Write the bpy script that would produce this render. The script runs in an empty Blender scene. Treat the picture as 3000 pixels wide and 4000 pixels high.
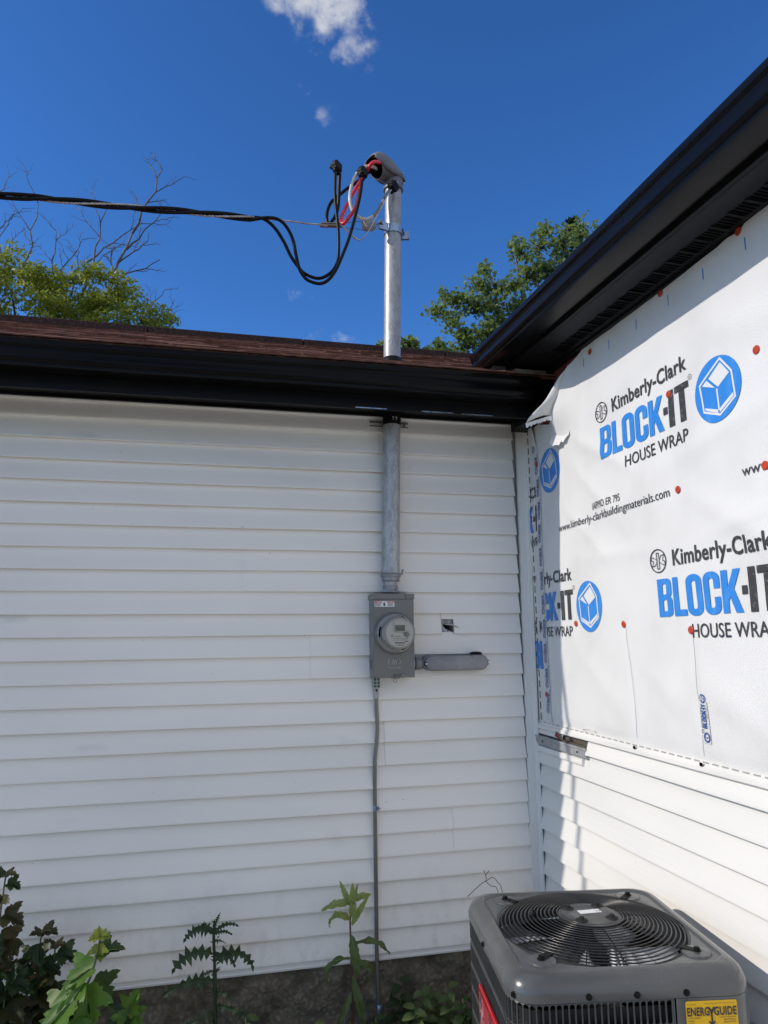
import bpy, bmesh, math, random
from math import sin, cos, pi, radians, sqrt, exp
from mathutils import Vector, Matrix, noise
from mathutils.geometry import tessellate_polygon

random.seed(11)
SC = bpy.context.scene
COL = SC.collection
G = 0.30            # height of the siding's bottom lip above the ground (all z below are measured from that lip)

# ------------------------------------------------------------------ camera
def make_camera():
    yaw, pit, rol = .2263, .1782, -.0114
    f = Vector((sin(yaw)*cos(pit), cos(yaw)*cos(pit), sin(pit)))
    rt = Vector((cos(yaw), -sin(yaw), 0)); up = rt.cross(f)
    r = rt*cos(rol)+up*sin(rol); u = -rt*sin(rol)+up*cos(rol)
    cd = bpy.data.cameras.new('camera'); cam = bpy.data.objects.new('camera', cd); COL.objects.link(cam)
    m = Matrix.Identity(4)
    for i in range(3):
        m[i][0] = r[i]; m[i][1] = u[i]; m[i][2] = -f[i]
    m[0][3], m[1][3], m[2][3] = -1.5667, -3.4466, 1.397+G
    cam.matrix_world = m
    cd.sensor_width = 36; cd.lens = 2771.1/4000*36; cd.clip_start = .05; cd.clip_end = 3000
    SC.camera = cam
make_camera()

# ------------------------------------------------------------------ sky, clouds, sun, exposure
SUN = Vector((-1, -.052, .58)).normalized()       # towards the sun: low, far left, just in front of the back wall
def make_world():
    w = bpy.data.worlds.new('World'); SC.world = w; w.use_nodes = True
    nt = w.node_tree; N = nt.nodes; L = nt.links; N.clear()
    out = N.new('ShaderNodeOutputWorld'); bg = N.new('ShaderNodeBackground')
    sky = N.new('ShaderNodeTexSky'); sky.sky_type = 'NISHITA'; sky.sun_disc = False
    sky.sun_elevation = math.asin(SUN.z); sky.sun_rotation = math.atan2(SUN.x, SUN.y)
    sky.altitude = 0; sky.air_density = 1.0; sky.dust_density = .25; sky.ozone_density = 9
    bg.inputs['Strength'].default_value = .14
    tc = N.new('ShaderNodeTexCoord')
    def nz(scale, detail, rough, w_=0.0):
        n = N.new('ShaderNodeTexNoise'); n.inputs['Scale'].default_value = scale
        n.inputs['Detail'].default_value = detail; n.inputs['Roughness'].default_value = rough
        L.new(tc.outputs['Generated'], n.inputs['Vector']); return n
    def math_(op, a, b=None, clamp=False):
        n = N.new('ShaderNodeMath'); n.operation = op; n.use_clamp = clamp
        for i, v in enumerate((a, b)):
            if v is None: continue
            if isinstance(v, (int, float)): n.inputs[i].default_value = v
            else: L.new(v, n.inputs[i])
        return n.outputs[0]
    warp = nz(9, 4, .6)
    wv = N.new('ShaderNodeVectorMath'); wv.operation = 'MULTIPLY_ADD'
    L.new(warp.outputs['Color'], wv.inputs[0]); wv.inputs[1].default_value = (.05, .05, .05)
    L.new(tc.outputs['Generated'], wv.inputs[2])
    sub = N.new('ShaderNodeVectorMath'); sub.operation = 'SUBTRACT'
    L.new(wv.outputs[0], sub.inputs[0]); sub.inputs[1].default_value = (.025, .025, .025)
    d = None
    # small fair-weather clouds: direction, angular radius, opacity
    blobs = [((.0720, .686, .724), .042, .85), ((.112, .684, .722), .044, .85), ((.094, .702, .706), .030, .72),
             ((.128, .712, .690), .020, .7), ((.083, .7564, .6489), .012, .3), ((.0796, .766, .638), .013, .28),
             ((.100, .769, .631), .022, .27), ((.155, .728, .668), .016, .34), ((.150, .708, .690), .018, .34),
             ((.0747, .8908, .4483), .020, .40), ((.089, .895, .437), .026, .34), ((.1155, .911, .396), .024, .36),
             ((.150, .906, .394), .024, .40), ((.181, .900, .394), .022, .34), ((.236, .8772, .4185), .016, .28),
             ((.300, .8434, .4458), .024, .34), ((.20, .905, .385), .03, .5)]
    for c, r, o in blobs:
        ds = N.new('ShaderNodeVectorMath'); ds.operation = 'DISTANCE'
        L.new(sub.outputs[0], ds.inputs[0]); ds.inputs[1].default_value = Vector(c).normalized()
        v = math_('MULTIPLY', math_('SUBTRACT', 1.0, math_('DIVIDE', ds.outputs['Value'], r*1.5), True), o*1.5)
        d = v if d is None else math_('MAXIMUM', d, v)
    fine = nz(26, 8, .62)
    k = math_('ADD', d, math_('MULTIPLY', math_('SUBTRACT', fine.outputs['Fac'], .5), 2.3))
    mr = N.new('ShaderNodeMapRange'); mr.interpolation_type = 'SMOOTHSTEP'
    L.new(math_('MULTIPLY', k, math_('GREATER_THAN', d, .001)), mr.inputs['Value'])
    mr.inputs['From Min'].default_value = .30; mr.inputs['From Max'].default_value = 1.25
    soft = math_('MULTIPLY', mr.outputs[0], math_('MINIMUM', math_('MULTIPLY', d, 2.2), 1.0))
    # clouds added beside and behind the viewer, out of view, to fill the shaded wall
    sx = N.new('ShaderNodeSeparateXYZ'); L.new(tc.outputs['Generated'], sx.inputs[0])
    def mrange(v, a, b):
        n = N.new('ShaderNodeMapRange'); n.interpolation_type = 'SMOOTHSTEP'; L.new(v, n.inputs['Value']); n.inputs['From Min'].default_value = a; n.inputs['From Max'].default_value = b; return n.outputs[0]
    fill_clouds = math_('MULTIPLY', mrange(nz(3.1, 6, .6).outputs['Fac'], .38, .54), math_('SUBTRACT', 1.0, mrange(sx.outputs['Y'], .30, .58)))
    soft = math_('MAXIMUM', soft, math_('MULTIPLY', fill_clouds, mrange(sx.outputs['Z'], .06, .30)))
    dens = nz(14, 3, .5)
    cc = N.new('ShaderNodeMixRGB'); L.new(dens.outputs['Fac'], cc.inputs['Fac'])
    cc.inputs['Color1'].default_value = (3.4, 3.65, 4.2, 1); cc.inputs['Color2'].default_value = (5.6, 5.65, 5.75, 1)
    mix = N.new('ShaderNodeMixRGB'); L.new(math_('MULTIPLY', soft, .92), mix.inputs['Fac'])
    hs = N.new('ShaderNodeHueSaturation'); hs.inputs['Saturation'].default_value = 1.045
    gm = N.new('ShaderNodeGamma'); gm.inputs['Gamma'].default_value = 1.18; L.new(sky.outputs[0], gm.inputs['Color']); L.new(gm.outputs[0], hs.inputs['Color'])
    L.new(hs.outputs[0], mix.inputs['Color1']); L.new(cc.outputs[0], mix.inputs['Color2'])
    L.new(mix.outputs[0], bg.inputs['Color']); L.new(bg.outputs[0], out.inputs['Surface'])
make_world()

def make_sun():
    sd = bpy.data.lights.new('sun', 'SUN'); sd.energy = 2.85; sd.angle = radians(.53); sd.color = (1.0, .925, .825)
    so = bpy.data.objects.new('sun', sd); COL.objects.link(so)
    so.rotation_mode = 'QUATERNION'; so.rotation_quaternion = (-SUN).to_track_quat('-Z', 'Y'); so.location = SUN*40
make_sun()
vs = SC.view_settings
vs.view_transform = 'Standard'; vs.look = 'None'; vs.gamma = 1; vs.use_curve_mapping = False; vs.exposure = 0.05
SC.cycles.max_bounces = 6; SC.cycles.diffuse_bounces = 4; SC.cycles.glossy_bounces = 3
SC.cycles.transparent_max_bounces = 8; SC.cycles.use_denoising = True

# ------------------------------------------------------------------ mesh helpers
class MB:
    """collects faces; build() links them as one mesh object"""
    def __init__(s): s.v = []; s.f = []
    def add(s, vs_, fs):
        o = len(s.v); s.v += [Vector(p) for p in vs_]; s.f += [tuple(i+o for i in f) for f in fs]; return s
    def box(s, a, b):
        x0, y0, z0 = a; x1, y1, z1 = b
        return s.add([(x0,y0,z0),(x1,y0,z0),(x1,y1,z0),(x0,y1,z0),(x0,y0,z1),(x1,y0,z1),(x1,y1,z1),(x0,y1,z1)],
                     [(0,3,2,1),(4,5,6,7),(0,1,5,4),(1,2,6,5),(2,3,7,6),(3,0,4,7)])
    def obox(s, c, ux, uy, uz):
        """box with centre c and half axes"""
        c = Vector(c); ux, uy, uz = Vector(ux), Vector(uy), Vector(uz)
        p = [c+ux*i+uy*j+uz*k for k in (-1,1) for j in (-1,1) for i in (-1,1)]
        return s.add(p, [(0,2,3,1),(4,5,7,6),(0,1,5,4),(1,3,7,5),(3,2,6,7),(2,0,4,6)])
    def tube(s, pts, r, n=8, cap=True, closed=False, flat=None):
        pts = [Vector(p) for p in pts]; m = len(pts)
        rs = r if isinstance(r, (list, tuple)) else [r]*m
        up = None; rings = []
        for i, p in enumerate(pts):
            if closed: t = pts[(i+1) % m]-pts[i-1]
            else: t = (pts[min(i+1, m-1)]-pts[max(i-1, 0)])
            t = t.normalized() if t.length > 1e-9 else Vector((0,0,1))
            if up is None:
                up = Vector((0,0,1)) if abs(t.z) < .9 else Vector((1,0,0))
            a = (up-t*up.dot(t)).normalized(); b = t.cross(a); up = a
            rings.append([p+a*rs[i]*cos(2*pi*k/n)+b*rs[i]*sin(2*pi*k/n) for k in range(n)])
        o = len(s.v)
        for rg in rings: s.v += rg
        q = m if closed else m-1
        for i in range(q):
            j = (i+1) % m
            for k in range(n):
                l = (k+1) % n
                s.f.append((o+i*n+k, o+i*n+l, o+j*n+l, o+j*n+k))
        if cap and not closed:
            s.f.append(tuple(o+k for k in range(n))[::-1]); s.f.append(tuple(o+(m-1)*n+k for k in range(n)))
        return s
    def lathe(s, prof, c=(0,0,0), axis=(0,0,1), n=24, cap=True):
        """prof: (radius, height along axis)"""
        ax = Vector(axis).normalized(); c = Vector(c)
        a = ax.orthogonal().normalized(); b = ax.cross(a); o = len(s.v)
        for r, h in prof:
            s.v += [c+ax*h+a*r*cos(2*pi*k/n)+b*r*sin(2*pi*k/n) for k in range(n)]
        for i in range(len(prof)-1):
            for k in range(n):
                l = (k+1) % n
                s.f.append((o+i*n+k, o+i*n+l, o+(i+1)*n+l, o+(i+1)*n+k))
        if cap:
            s.f.append(tuple(o+k for k in range(n))[::-1]); s.f.append(tuple(o+(len(prof)-1)*n+k for k in range(n)))
        return s
    def loft(s, rings, closed=True, cap=False):
        o = len(s.v); n = len(rings[0])
        for rg in rings: s.v += [Vector(p) for p in rg]
        for i in range(len(rings)-1):
            for k in range(n if closed else n-1):
                l = (k+1) % n
                s.f.append((o+i*n+k, o+i*n+l, o+(i+1)*n+l, o+(i+1)*n+k))
        if cap:
            s.f.append(tuple(o+k for k in range(n))[::-1]); s.f.append(tuple(o+(len(rings)-1)*n+k for k in range(n)))
        return s

def link(name, mb, mat, parent=None, smooth=None, base=None, loc=None):
    me = bpy.data.meshes.new(name)
    v = mb.v if base is None else [p-base for p in mb.v]
    me.from_pydata([tuple(p) for p in v], [], mb.f); me.validate(); me.update()
    if mat: me.materials.append(mat)
    if smooth is not None:
        me.polygons.foreach_set('use_smooth', [True]*len(me.polygons))
        if smooth < 179: me.set_sharp_from_angle(angle=radians(smooth))
    o = bpy.data.objects.new(name, me); COL.objects.link(o)
    if parent: o.parent = parent
    if loc is not None: o.location = loc
    return o

BASE = {}
def thing(name, label, cat, base, rotz=0, group=None, kind=None):
    o = bpy.data.objects.new(name, None); COL.objects.link(o); o.empty_display_size = .1
    o.location = (base[0], base[1], base[2]+G); o.rotation_euler = (0, 0, rotz)
    BASE[o.name] = Vector(base) if rotz == 0 else Vector((0,0,0))
    o['label'] = label; o['category'] = cat
    if group: o['group'] = group
    if kind: o['kind'] = kind
    return o
def part(root, name, mb, mat, smooth=None, label=None, kind=None, sub=None):
    """a part of root; with sub, a sub-part of that part"""
    o = link(name, mb, mat, sub or root, smooth, BASE[root.name])
    if label: o['label'] = label
    if kind: o['kind'] = kind
    return o
def solidify(o, t, off=-1):
    m = o.modifiers.new('thickness', 'SOLIDIFY'); m.thickness = t; m.offset = off; return o
def bevel(o, w, seg=2, ang=40):
    m = o.modifiers.new('bevel', 'BEVEL'); m.width = w; m.segments = seg; m.limit_method = 'ANGLE'; m.angle_limit = radians(ang); return o

# ------------------------------------------------------------------ materials
def rgb(c): return (c[0], c[1], c[2], 1)
def M(name, col, rough=.5, metal=0, spec=.5, coat=0, var=(), bump=(), trans=None, sss=0):
    """var: (colour, noise scale, low, high, stretch, detail); bump: (scale, strength, distance, stretch, detail)"""
    m = bpy.data.materials.new(name); m.use_nodes = True
    nt = m.node_tree; N = nt.nodes; L = nt.links; b = N['Principled BSDF']
    b.inputs['Roughness'].default_value = rough; b.inputs['Metallic'].default_value = metal
    b.inputs['Specular IOR Level'].default_value = spec; b.inputs['Coat Weight'].default_value = coat
    b.inputs['Coat Roughness'].default_value = .12
    tc = N.new('ShaderNodeTexCoord')
    def nz(scale, stretch, detail):
        mp = N.new('ShaderNodeMapping'); mp.inputs['Scale'].default_value = stretch
        L.new(tc.outputs['Object'], mp.inputs['Vector'])
        n = N.new('ShaderNodeTexNoise'); n.inputs['Scale'].default_value = scale; n.inputs['Detail'].default_value = detail
        L.new(mp.outputs[0], n.inputs['Vector']); return n
    c = N.new('ShaderNodeRGB'); c.outputs[0].default_value = rgb(col); cur = c.outputs[0]
    for (c2, sc, lo, hi, st, de) in var:
        n = nz(sc, st, de); mr = N.new('ShaderNodeMapRange'); mr.inputs['From Min'].default_value = lo; mr.inputs['From Max'].default_value = hi
        L.new(n.outputs['Fac'], mr.inputs['Value'])
        mx = N.new('ShaderNodeMixRGB'); L.new(mr.outputs[0], mx.inputs['Fac']); L.new(cur, mx.inputs['Color1'])
        mx.inputs['Color2'].default_value = rgb(c2); cur = mx.outputs[0]
    L.new(cur, b.inputs['Base Color'])
    nrm = None
    for (sc, st, di, sr, de) in bump:
        n = nz(sc, sr, de); bp = N.new('ShaderNodeBump'); bp.inputs['Strength'].default_value = st; bp.inputs['Distance'].default_value = di
        L.new(n.outputs['Fac'], bp.inputs['Height'])
        if nrm: L.new(nrm, bp.inputs['Normal'])
        nrm = bp.outputs[0]
    if nrm: L.new(nrm, b.inputs['Normal'])
    if trans:
        tr = N.new('ShaderNodeBsdfTranslucent'); tr.inputs['Color'].default_value = rgb(trans)
        ad = N.new('ShaderNodeMixShader'); ad.inputs[0].default_value = .38
        L.new(b.outputs[0], ad.inputs[1]); L.new(tr.outputs[0], ad.inputs[2]); L.new(ad.outputs[0], N['Material Output'].inputs['Surface'])
    return m

I3 = (1, 1, 1)
m_sid = M('white_vinyl_back', (.875, .84, .785), .42, var=[((.76, .74, .70), .9, .42, .75, (.6, 1, 2.5), 4), ((.36, .36, .35), 95, .80, .83, (.6, 1, 1), 1), ((.68, .67, .63), 7, .66, .82, (.4, 1, 1), 5)],
          bump=[(6, .20, .0012, (1, 6, 34), 4), (2.2, .25, .006, (1, 1, 2), 1)])
m_sidr = M('white_vinyl_side', (.82, .80, .765), .40, var=[((.70, .70, .68), 1.1, .42, .8, (1, .6, 2.5), 4), ((.50, .47, .45), 70, .80, .83, (1, 1, .4), 1)],
           bump=[(6, .30, .0014, (6, 1, 34), 4), (2.2, .2, .004, (1, 1, 2), 1)])
m_trim = M('white_vinyl_trim', (.81, .79, .755), .38, var=[((.68, .68, .66), 3, .45, .8, I3, 4)])
m_post = M('corner_post_vinyl', (.82, .795, .75), .40, var=[((.72, .70, .66), 2, .45, .8, (1, 1, .3), 4)], bump=[(8, .15, .001, (6, 6, 1), 3)])
m_black = M('black_aluminium', (.004, .0041, .0045), .24, spec=.11, var=[((.008, .008, .0085), 5, .45, .75, (.3, .3, 1), 4)], bump=[(3, .22, .006, (.5, .5, 2), 2), (14, .10, .002, (1, 1, 1), 3)])
m_blackm = M('black_aluminium_matt', (.004, .004, .0045), .45, spec=.14, var=[((.008, .008, .0075), 9, .5, .8, I3, 5)])
m_soff = M('black_soffit_vinyl', (.006, .006, .007), .45, spec=.2)
m_slot = M('slot_dark', (.003, .003, .003), .9, spec=0)
m_galv = M('galvanised_steel', (.42, .43, .435), .45, metal=.35, var=[((.33, .335, .34), 45, .45, .58, (1, 1, .35), 5), ((.52, .53, .54), 130, .58, .68, (1, 1, .4), 3), ((.26, .265, .27), 160, .62, .72, (1, 1, .6), 2)], bump=[(120, .12, .0006, (1, 1, .4), 3)])
m_galvd = M('weathered_conduit', (.215, .21, .195), .45, metal=.7, var=[((.15, .15, .15), 22, .45, .7, (1, 1, .25), 4)], bump=[(60, .2, .0008, (1, 1, .3), 3)])
m_zinc = M('sky_tinted_zinc', (.34, .45, .58), .28, metal=.8, var=[((.24, .32, .42), 20, .4, .7, I3, 3)])  # blue of the reflected sky is mixed into the zinc colour
m_castal = M('cast_aluminium', (.30, .30, .31), .50, metal=.55, var=[((.22, .22, .23), 18, .4, .7, I3, 4)], bump=[(160, .15, .0006, I3, 3)])
m_hood = M('weatherhead_grey', (.165, .168, .178), .48, metal=.3, var=[((.21, .21, .22), 14, .45, .75, I3, 4)], bump=[(120, .12, .0006, I3, 3)])
m_box = M('grey_enamel', (.165, .168, .160), .36, spec=.5, var=[((.145, .148, .142), 4, .4, .75, I3, 4)], bump=[(40, .05, .0006, I3, 2)])
m_lb = M('grey_cast_cover', (.215, .215, .235), .48, metal=.25, var=[((.29, .29, .30), 9, .45, .75, I3, 4), ((.15, .15, .165), 40, .62, .75, I3, 3)], bump=[(220, .15, .0006, I3, 2)])
m_glass = M('meter_housing', (.25, .25, .238), .14, spec=.6, coat=.6)
m_face = M('meter_face', (.40, .39, .355), .4)
m_lcd = M('lcd_grey', (.11, .118, .10), .25)
m_ink = M('black_ink', (.035, .035, .04), .55)
m_white = M('label_white', (.78, .78, .78), .45)
m_redl = M('label_red', (.62, .05, .06), .45)
m_green = M('green_screw', (.01, .10, .05), .35, metal=.3)
m_rub = M('black_rubber', (.005, .005, .0055), .5, spec=.2, bump=[(50, .2, .001, I3, 3)])
m_cab = M('black_cable', (.003, .003, .0034), .35, spec=.2)
m_redw = M('red_cable', (.78, .018, .036), .32, spec=.6, coat=.2)
m_whw = M('white_cable', (.66, .63, .55), .35, spec=.6, coat=.2)
m_bare = M('bare_aluminium', (.62, .60, .58), .34, metal=.9, var=[((.38, .36, .34), 40, .4, .65, (1, 1, 1), 3)])
m_bronze = M('aged_clamp', (.32, .26, .21), .42, metal=.7, var=[((.22, .18, .15), 30, .4, .7, I3, 3)])
m_porc = M('porcelain_grey', (.33, .33, .325), .4, spec=.4)
m_conc = M('old_concrete', (.155, .13, .095), .95, spec=.2, var=[((.25, .215, .16), 55, .48, .66, I3, 8), ((.08, .067, .05), 8, .46, .70, I3, 8), ((.055, .06, .034), 3, .58, .8, I3, 6)],
           bump=[(18, .9, .020, I3, 8), (70, .8, .006, I3, 6)])
m_soil = M('soil_grass', (.055, .07, .025), .95, spec=.2, var=[((.09, .075, .05), 2.2, .45, .62, I3, 8), ((.035, .05, .016), 14, .4, .7, I3, 6)], bump=[(30, .8, .02, I3, 6)])
m_wood = M('weathered_wood', (.15, .13, .105), .8, var=[((.07, .055, .04), 12, .4, .7, (1, .2, 3), 5)], bump=[(20, .4, .002, (1, .2, 4), 4)])
m_sheath = M('red_sheathing', (.16, .035, .022), .8, var=[((.08, .02, .015), 14, .4, .7, I3, 4)])
m_shing = M('brown_shingle', (.155, .066, .045), .92, spec=.25, var=[((.27, .125, .085), 26, .45, .66, I3, 4), ((.06, .03, .024), 7, .52, .74, I3, 5), ((.32, .19, .14), 140, .60, .72, I3, 2)], bump=[(300, .6, .003, I3, 3)])
m_ridge = M('ridge_cap_brown', (.05, .028, .023), .9, spec=.25, var=[((.10, .058, .046), 60, .45, .65, I3, 3)], bump=[(250, .5, .002, I3, 2)])

def splash(m):
    nt = m.node_tree; N = nt.nodes; L = nt.links; b = N['Principled BSDF']; src = b.inputs['Base Color'].links[0].from_socket
    tc = N.new('ShaderNodeTexCoord'); sp = N.new('ShaderNodeSeparateXYZ'); L.new(tc.outputs['Object'], sp.inputs[0])
    mr = N.new('ShaderNodeMapRange'); mr.inputs['From Min'].default_value = G+.42; mr.inputs['From Max'].default_value = G; L.new(sp.outputs['Z'], mr.inputs['Value'])
    mp = N.new('ShaderNodeMapping'); mp.inputs['Scale'].default_value = (1, 1, .45); L.new(tc.outputs['Object'], mp.inputs['Vector'])
    n = N.new('ShaderNodeTexNoise'); n.inputs['Scale'].default_value = 16; n.inputs['Detail'].default_value = 8; n.inputs['Roughness'].default_value = .7; L.new(mp.outputs[0], n.inputs['Vector'])
    r2 = N.new('ShaderNodeMapRange'); r2.inputs['From Min'].default_value = .50; r2.inputs['From Max'].default_value = .72; r2.inputs['To Max'].default_value = .38; L.new(n.outputs['Fac'], r2.inputs['Value'])
    mu = N.new('ShaderNodeMath'); mu.operation = 'MULTIPLY'; L.new(mr.outputs[0], mu.inputs[0]); L.new(r2.outputs[0], mu.inputs[1])
    mx = N.new('ShaderNodeMixRGB'); L.new(mu.outputs[0], mx.inputs[0]); L.new(src, mx.inputs[1]); mx.inputs[2].default_value = (.40, .36, .29, 1); L.new(mx.outputs[0], b.inputs['Base Color'])
splash(m_sid)

# ================================================================== setting: ground
def make_ground():
    mb = MB(); n = 60; R = 900.0
    xs = [math.copysign(abs(t)**3, t)*R for t in [(-1+2*i/n) for i in range(n+1)]]
    for j in range(n+1):
        for i in range(n+1):
            x, y = xs[i]-1.5, xs[j]-2
            mb.v.append(Vector((x, y, -G+ (.03*noise.noise((x*.7, y*.7, 0)) if abs(x) < 12 and -12 < y < -.3 else 0)-.01)))
    for j in range(n):
        for i in range(n):
            a = j*(n+1)+i; mb.f.append((a, a+1, a+n+2, a+n+1))
    o = link('ground', mb, m_soil, None, 180, Vector((0, 0, -G)), None); o['kind'] = 'structure'
make_ground()
m_bounce = M('bounce_gravel', (.50, .465, .40), .95, spec=.2, var=[((.38, .35, .30), 24, .4, .65, I3, 6)], bump=[(45, .8, .02, I3, 4)])
def make_bounce_yard():  # unseen pale sheet added to bounce sunlight onto the shaded siding
    mb = MB(); n = 40
    for j in range(n+1):
        for i in range(n+1):
            x = -9.5+9.1*i/n; y = -10+9.55*j/n-.12*noise.noise((x*1.3, 0, 2)); mb.v.append(Vector((x, y, -G+.030+.012*noise.noise((x*2, y*2, 4)))))
    for j in range(n):
        for i in range(n): a = j*(n+1)+i; mb.f.append((a, a+1, a+n+2, a+n+1))
    o = link('bounce_yard', mb, m_bounce, None, 180, Vector((0, 0, -G))); o['kind'] = 'structure'
make_bounce_yard()

# ================================================================== lap siding, shared by both houses
LIP = .1016
def plank(s0, s1, zb, zt, put, seed=0, step=.45, d0=0.0):
    """one course of lap siding; put(s, depth outwards, z) gives the point"""
    prof = [(.0010, zt-zb+.008), (.0012, (zt-zb)*.97), (.0040, (zt-zb)*.80), (.0115, (zt-zb)*.45), (.0190, .012), (.0208, .004), (.0206, .0012), (.0182, 0), (.0050, .0026), (.0012, .011)]
    n = max(2, int(abs(s1-s0)/step)+1); rings = []
    for i in range(n+1):
        s = s0+(s1-s0)*i/n
        w = .0036*noise.noise((s*1.1, seed*3.7, 1.3)); wz = .0026*noise.noise((s*.9, seed*5.1, 7.7))+.0022*noise.noise((s*.15, seed*2.3, 4))
        rings.append([put(s, d0+.002+d*(1+.0)+w*(1-b/(zt-zb)*.8), zb+b+wz) for d, b in prof])
    if d0: rings.insert(0, [put(s0, max(.0, d0-.006+.002+d), zb+b) for d, b in prof])      # the lapped end's thickness
    return MB().loft(rings, closed=False)
putB = lambda s, d, z: Vector((s, -d, z))
putR = lambda s, d, z: Vector((-d, s, z))

def gutter_profile():
    return [(.012, -.006), (.010, .001), (.002, .002), (0, -.002), (.0005, -.021), (.006, -.026), (.0095, -.036), (.0105, -.048), (.0085, -.060),
            (.0045, -.070), (.0045, -.080), (.010, -.089), (.018, -.0945), (.0185, -.1035), (.030, -.105), (.121, -.105), (.122, .012)]

# ================================================================== the house with the white siding
H = thing('white_siding_house', 'low house wall of white horizontal lap siding under black gutter and brown roof', 'house', (-3, 0, -G))
XL, XR = -9.5, -.068
HX0, HX1, HZ0, HZ1 = -.490, -.425, 1.428, 1.496          # the cut-out hole
mb = MB()
for a, b in (((XL, .006, -.03), (HX0, .16, 2.62)), ((HX1, .006, -.03), (.0, .16, 2.62)), ((HX0, .006, -.03), (HX1, .16, HZ0)), ((HX0, .006, HZ1), (HX1, .16, 2.62))):
    mb.box(a, b)
mb.box((XL, .16, -.03), (.0, 2.0, 2.6)) if False else None
wall_core = part(H, 'wall_core', mb, M('wall_sheathing', (.35, .33, .30), .9))
SEAM = {1: -2.118, 6: -1.710, 7: -1.710, 8: -1.443, 9: -1.443, 12: -1.118, 13: -1.118, 16: -.762, 17: -.760, 20: -.430, 21: -.430,
        22: -1.955, 23: -1.955, 18: -2.40, 19: -2.40, 4: -2.9, 5: -2.9, 2: -3.3, 3: -3.3, 10: -3.0, 11: -3.0, 14: -2.8, 15: -2.8, 24: -3.1, 25: -3.1}
for k in range(1, 26):
    zb = LIP*(25-k); zt = zb+LIP if k > 1 else 2.521
    sm = SEAM.get(k, -3)
    if k == 11:
        for a, b, d in ((XL, sm, .0), (sm-.02, HX0, .0012), (HX1, XR, .0012)):
            part(H, 'siding_plank', plank(a, b, zb, zt, putB, k, .2, d), m_sid, 50)
        pm = MB(); pr = [(.0022+(zt-z)*.083, z) for z in (zt+.004, zt-.012, HZ1)]
        pm.loft([[(x, -d-.005, z) for d, z in pr] for x in (HX0+.0012, HX1-.0012)], closed=False)
        part(H, 'siding_plank', pm, m_sid, label='small square of siding left above the cut hole')
        continue
    part(H, 'siding_plank', plank(XL, sm, zb, zt, putB, k, .3, 0), m_sid, 50)
    part(H, 'siding_plank', plank(sm-.025, XR, zb+(.0012 if k % 4 < 2 else -.001), zt, putB, k, .2, .0034), m_sid, 50)
# the hole: ragged house wrap pushed into a dark cavity
mb = MB(); mb.add([(HX0, .16, HZ0), (HX1, .16, HZ0), (HX1, .16, HZ1), (HX0, .16, HZ1)], [(0, 1, 2, 3)])
part(H, 'cavity_back', mb, m_slot)
mw = M('torn_wrap_grey', (.50, .51, .50), .6, var=[((.25, .25, .24), 60, .4, .65, I3, 3)])
mb = MB()
c = (-.452, -.002, 1.455)
mb.add([(HX0, .003, HZ0), (HX0, .003, HZ1), (HX1, .003, HZ1), (HX1, .003, HZ1-.03), (-.440, .004, 1.474), (-.462, .006, 1.476), (-.478, .008, 1.468), (-.463, .006, 1.448), (-.436, .004, 1.436), (HX1, .003, HZ0)],
       [(0, 1, 6), (1, 2, 5), (1, 5, 6), (2, 4, 5), (2, 3, 4), (0, 6, 7), (0, 7, 8), (0, 8, 9)])
part(H, 'torn_wrap', mb, mw)
mb = MB(); mb.add([(-.482, -.006, 1.470), (-.455, -.014, 1.474), (-.430, -.020, 1.469), (-.400, -.030, 1.455), (-.404, -.030, 1.451), (-.432, -.018, 1.462), (-.457, -.010, 1.467)], [(0, 1, 6), (1, 2, 5, 6), (2, 3, 4, 5)])
part(H, 'torn_strip', mb, mw)
mb = MB(); mb.add([(HX0, -.0005, HZ0+.0005), (HX0+.026, -.0005, HZ0+.0005), (HX0+.018, -.0005, HZ0+.005), (HX0, -.0005, HZ0+.008)], [(0, 1, 2, 3)])
part(H, 'blue_print_scrap', mb, M('blue_scrap', (.03, .22, .55), .5))
# trims
mb = MB(); mb.loft([[(x, -d, z) for d, z in ((.002, 2.522), (.016, 2.521), (.018, 2.525), (.016, 2.540), (.002, 2.541))] for x in (XL, -3, XR)], closed=False)
part(H, 'top_trim', mb, m_trim)
mb = MB(); mb.loft([[(x, -d, z) for d, z in ((.003, .006), (.016, .002), (.018, -.002), (.018, -.014), (.022, -.018), (.020, -.026), (.004, -.026), (.0, -.020))] for x in (XL, -6, -3, -1, -.02)], closed=False)
part(H, 'bottom_trim', mb, m_trim, 40)
# inside corner post, leaning a touch with the wall
mb = MB()
def lean(x, z): return x-.020+.0112*z
for (a, b) in (((-.050, -.003), (-.050, -.024)), ((-.050, -.024), (-.016, -.024)), ((-.016, -.024), (-.016, -.062)), ((-.016, -.062), (-.003, -.062)), ((-.003, -.062), (-.003, -.088))):
    pass
poly = [(-.052, -.002), (-.052, -.022), (-.049, -.026), (-.016, -.026), (-.012, -.030), (-.012, -.052), (-.008, -.055), (-.004, -.055)]
zs = [-.02, .5, 1.0, 1.5, 2.0, 2.53]
mb.loft([[(lean(x, z)*1.0 if x < -.02 else x+(lean(-.016, z)+.016)*.8, y, z) for x, y in poly] for z in zs], closed=False)
cp = part(H, 'corner_post', mb, m_post, 50)
mb = MB(); mb.add([(-.0035, -.055, .99), (-.0035, -.092, .99), (-.0035, -.092, 2.52), (-.0035, -.055, 2.52)], [(0, 1, 2, 3)])
part(H, 'nailing_flange', mb, m_post, sub=cp)
mb = MB(); z = 1.0
while z < 2.5:
    mb.box((-.0050, -.079, z), (-.0030, -.073, z+.034)); z += .052
part(H, 'nail_slots', mb, m_slot, kind='stuff', sub=cp)
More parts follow.
